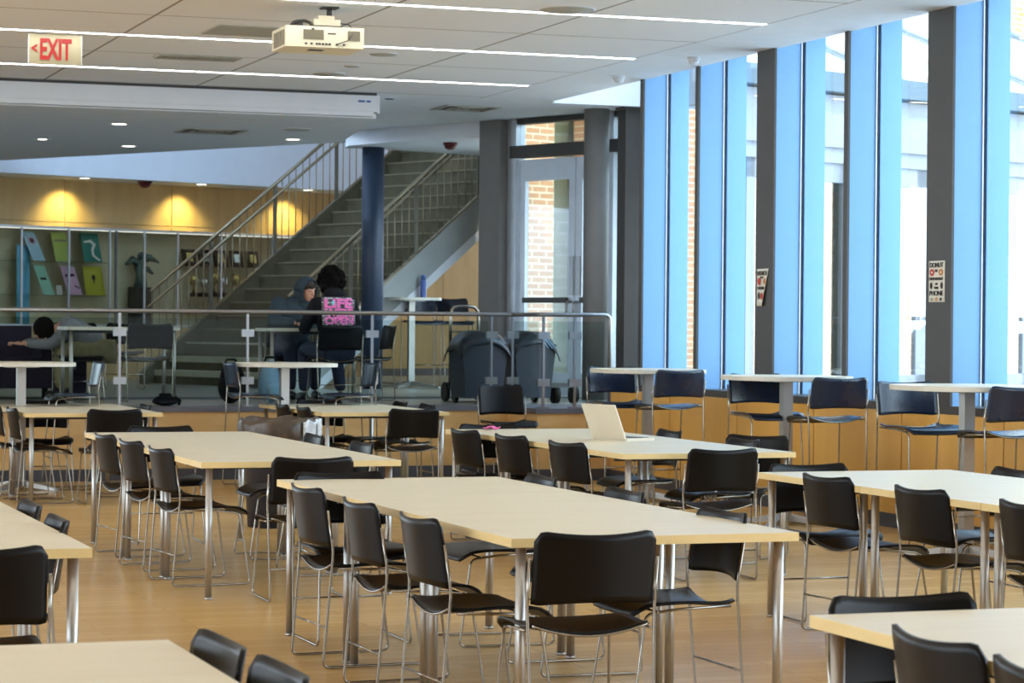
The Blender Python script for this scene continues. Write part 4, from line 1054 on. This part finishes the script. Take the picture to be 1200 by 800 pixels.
def joints(pel, chest, neck, head, els, wrs, kns, ans, toes, shw=.19):
    J = dict(pel=pel, waist=pel.lerp(chest, .5), chest=chest, neck=neck, head=head)
    for s, k in (('l', 0), ('r', 1)):
        sx = -1 if s == 'l' else 1
        J['sh' + s] = chest + V(sx * shw, 0, .06); J['el' + s] = els[k]; J['wr' + s] = wrs[k]
        J['hip' + s] = pel + V(sx * .09, .02, -.02); J['kn' + s] = kns[k]; J['an' + s] = ans[k]; J['toe' + s] = toes[k]
    return J
# hooded person behind the small table, leaning on it, face to the camera
J1 = joints(V(0, 0, .54), V(-.02, .10, .93), V(-.06, .16, 1.06), V(-.10, .22, 1.14), [V(-.27, .26, .80), V(.27, .26, .82)], [V(-.06, .44, .79), V(.06, .42, .79)],
            [V(-.13, .45, .53), V(.13, .45, .53)], [V(-.15, .40, .09), V(.14, .52, .09)], [V(-.15, .6, .05), V(.14, .7, .05)])
def hair1(o, h, HR):
    MB().sheet(lambda u, v: h + HR @ V(math.cos(R(20) + u * R(140)) * .084, math.sin(R(20) + u * R(140)) * .104, .055 + v * .05 - .03 * v * v + .008 * math.sin(u * 30)), 20, 5, .02).ell(h + HR @ V(0, 0, .045), .078, .094, .082, 18, 10, M=HR).build('hair', M_hairbrown, o)
HR1 = Matrix.Rotation(R(30), 3, 'Z') @ Matrix.Rotation(R(-14), 3, 'X') @ Matrix.Rotation(R(8), 3, 'Y')
person('person in slate grey hood smiling and leaning on the cafe table', (6.55, 25.38, PZ), R(180), J1, (M_hood, M_jeans), 'up', hair1, 'jeans', HR1)
# person in black seen from behind
J2 = joints(V(0, 0, .54), V(0, .06, .92), V(0, .10, 1.10), V(0, .14, 1.20), [V(-.28, .16, .72), V(.28, .16, .72)], [V(-.16, .40, .79), V(.14, .42, .79)],
            [V(-.17, .44, .53), V(.17, .44, .53)], [V(-.19, .36, .09), V(.2, .34, .09)], [V(-.22, .6, .05), V(.24, .6, .05)], .20)
def hair2(o, h, HR):
    m = MB(); m.ell(h + V(0, -.02, .02), .125, .13, .14, 18, 12)
    for k in range(90):
        a = random.uniform(0, 2 * PI); z = random.uniform(-.9, 1); rr_ = math.sqrt(1 - z * z)
        p = V(rr_ * math.cos(a) * .128, rr_ * math.sin(a) * .132 - .02, z * .142 + .02)
        if p.y > .09 and p.z < .09: continue
        m.ell(h + p, .028, .028, .028, 7, 5)
    m.build('hair', M_hair, o)
po, ptop, hp2 = person('person in black top with pink lettering on the back, curly black hair', (6.66, 24.05, PZ), R(6), J2, (M_blackcloth, M_jeans), 'down', hair2, 'jeans', Matrix.Rotation(R(-25), 3, 'Z'))
# print on the back: follows the curve of the top
def on_back(x, z):   # local point just outside the cloth at the back
    return V(x, -.097 + (z - .72) * .14 + .09 * abs(x) ** 1.5 * 2.2 - .02, z)
pr = MB().sheet(lambda u, v: on_back((u - .5) * .35, .775 + v * .285), 14, 10, .004).build('back_print', M_specks, ptop)
for s, z, w_, h_ in (('LIFE', .995, .30, .095), ('WIDE', .902, .31, .08), ('OPEN', .822, .31, .075)):
    me = text_mesh(s, w_, h_, 'lettering', .04, .001)
    for v_ in me.vertices:
        q = on_back(v_.co.x, z + v_.co.y); v_.co = q + V(0, -.006 - v_.co.z, 0)
    me.materials.clear(); me.materials.append(M_pink); inst('lettering', me, ptop)
MB().ell(on_back(-.06, 1.0) + V(0, -.008, 0), .016, .004, .026, 10, 8).build('drop_mark', M_cyan, ptop)
# person slumped forward behind the left cafe table
J3 = joints(V(0, 0, .52), V(0, .34, .70), V(0, .50, .70), V(0, .60, .69), [V(-.24, .52, .56), V(.24, .52, .58)], [V(-.14, .80, .56), V(.06, .82, .57)],
            [V(-.15, .44, .52), V(.15, .44, .52)], [V(-.16, .40, .09), V(.16, .42, .09)], [V(-.16, .6, .05), V(.16, .6, .05)])
def hair3(o, h, HR):
    MB().ell(h + V(0, .0, .03), .098, .11, .12, 18, 12).ell(h + V(0, -.05, .0), .09, .07, .1, 14, 10).build('hair', M_hair, o)
person('person in grey sweater slumped forward with dark hair and bare forearm', (4.52, 25.15, PZ), R(84), J3, (M_greycloth, M_khaki), None, hair3, 'khaki', Matrix.Rotation(R(-55), 3, 'X'))

# ------------------------------------------------------------------ light
w = bpy.data.worlds.new('world'); bpy.context.scene.world = w; w.use_nodes = True
nt = w.node_tree; bg = nt.nodes['Background']
tc = nt.nodes.new('ShaderNodeTexCoord'); sx = nt.nodes.new('ShaderNodeSeparateXYZ'); rp = nt.nodes.new('ShaderNodeValToRGB')
rp.color_ramp.elements[0].position = 0; rp.color_ramp.elements[0].color = (.82, .91, 1, 1)
rp.color_ramp.elements[1].position = .6; rp.color_ramp.elements[1].color = (.52, .77, 1, 1)
nt.links.new(tc.outputs['Generated'], sx.inputs[0]); nt.links.new(sx.outputs['Z'], rp.inputs[0]); nt.links.new(rp.outputs[0], bg.inputs[0])
bg.inputs[1].default_value = 9.0
su = bpy.data.lights.new('sun', 'SUN'); so = bpy.data.objects.new('sun', su); C.objects.link(so)
su.energy = 3.0; su.color = (1, .94, .84); su.angle = R(1)
so.rotation_euler = Vector((.12, .75, -.85)).to_track_quat('-Z', 'Y').to_euler()
sc = bpy.context.scene
sc.view_settings.view_transform = 'Standard'; sc.view_settings.look = 'None'
sc.view_settings.exposure = -0.28; sc.view_settings.gamma = 1; sc.view_settings.use_curve_mapping = False
sc.cycles.use_denoising = True
sc.cycles.max_bounces = 10; sc.cycles.diffuse_bounces = 5; sc.cycles.glossy_bounces = 5; sc.cycles.transparent_max_bounces = 24
sc.cycles.sample_clamp_indirect = 6; sc.cycles.caustics_reflective = False; sc.cycles.caustics_refractive = False
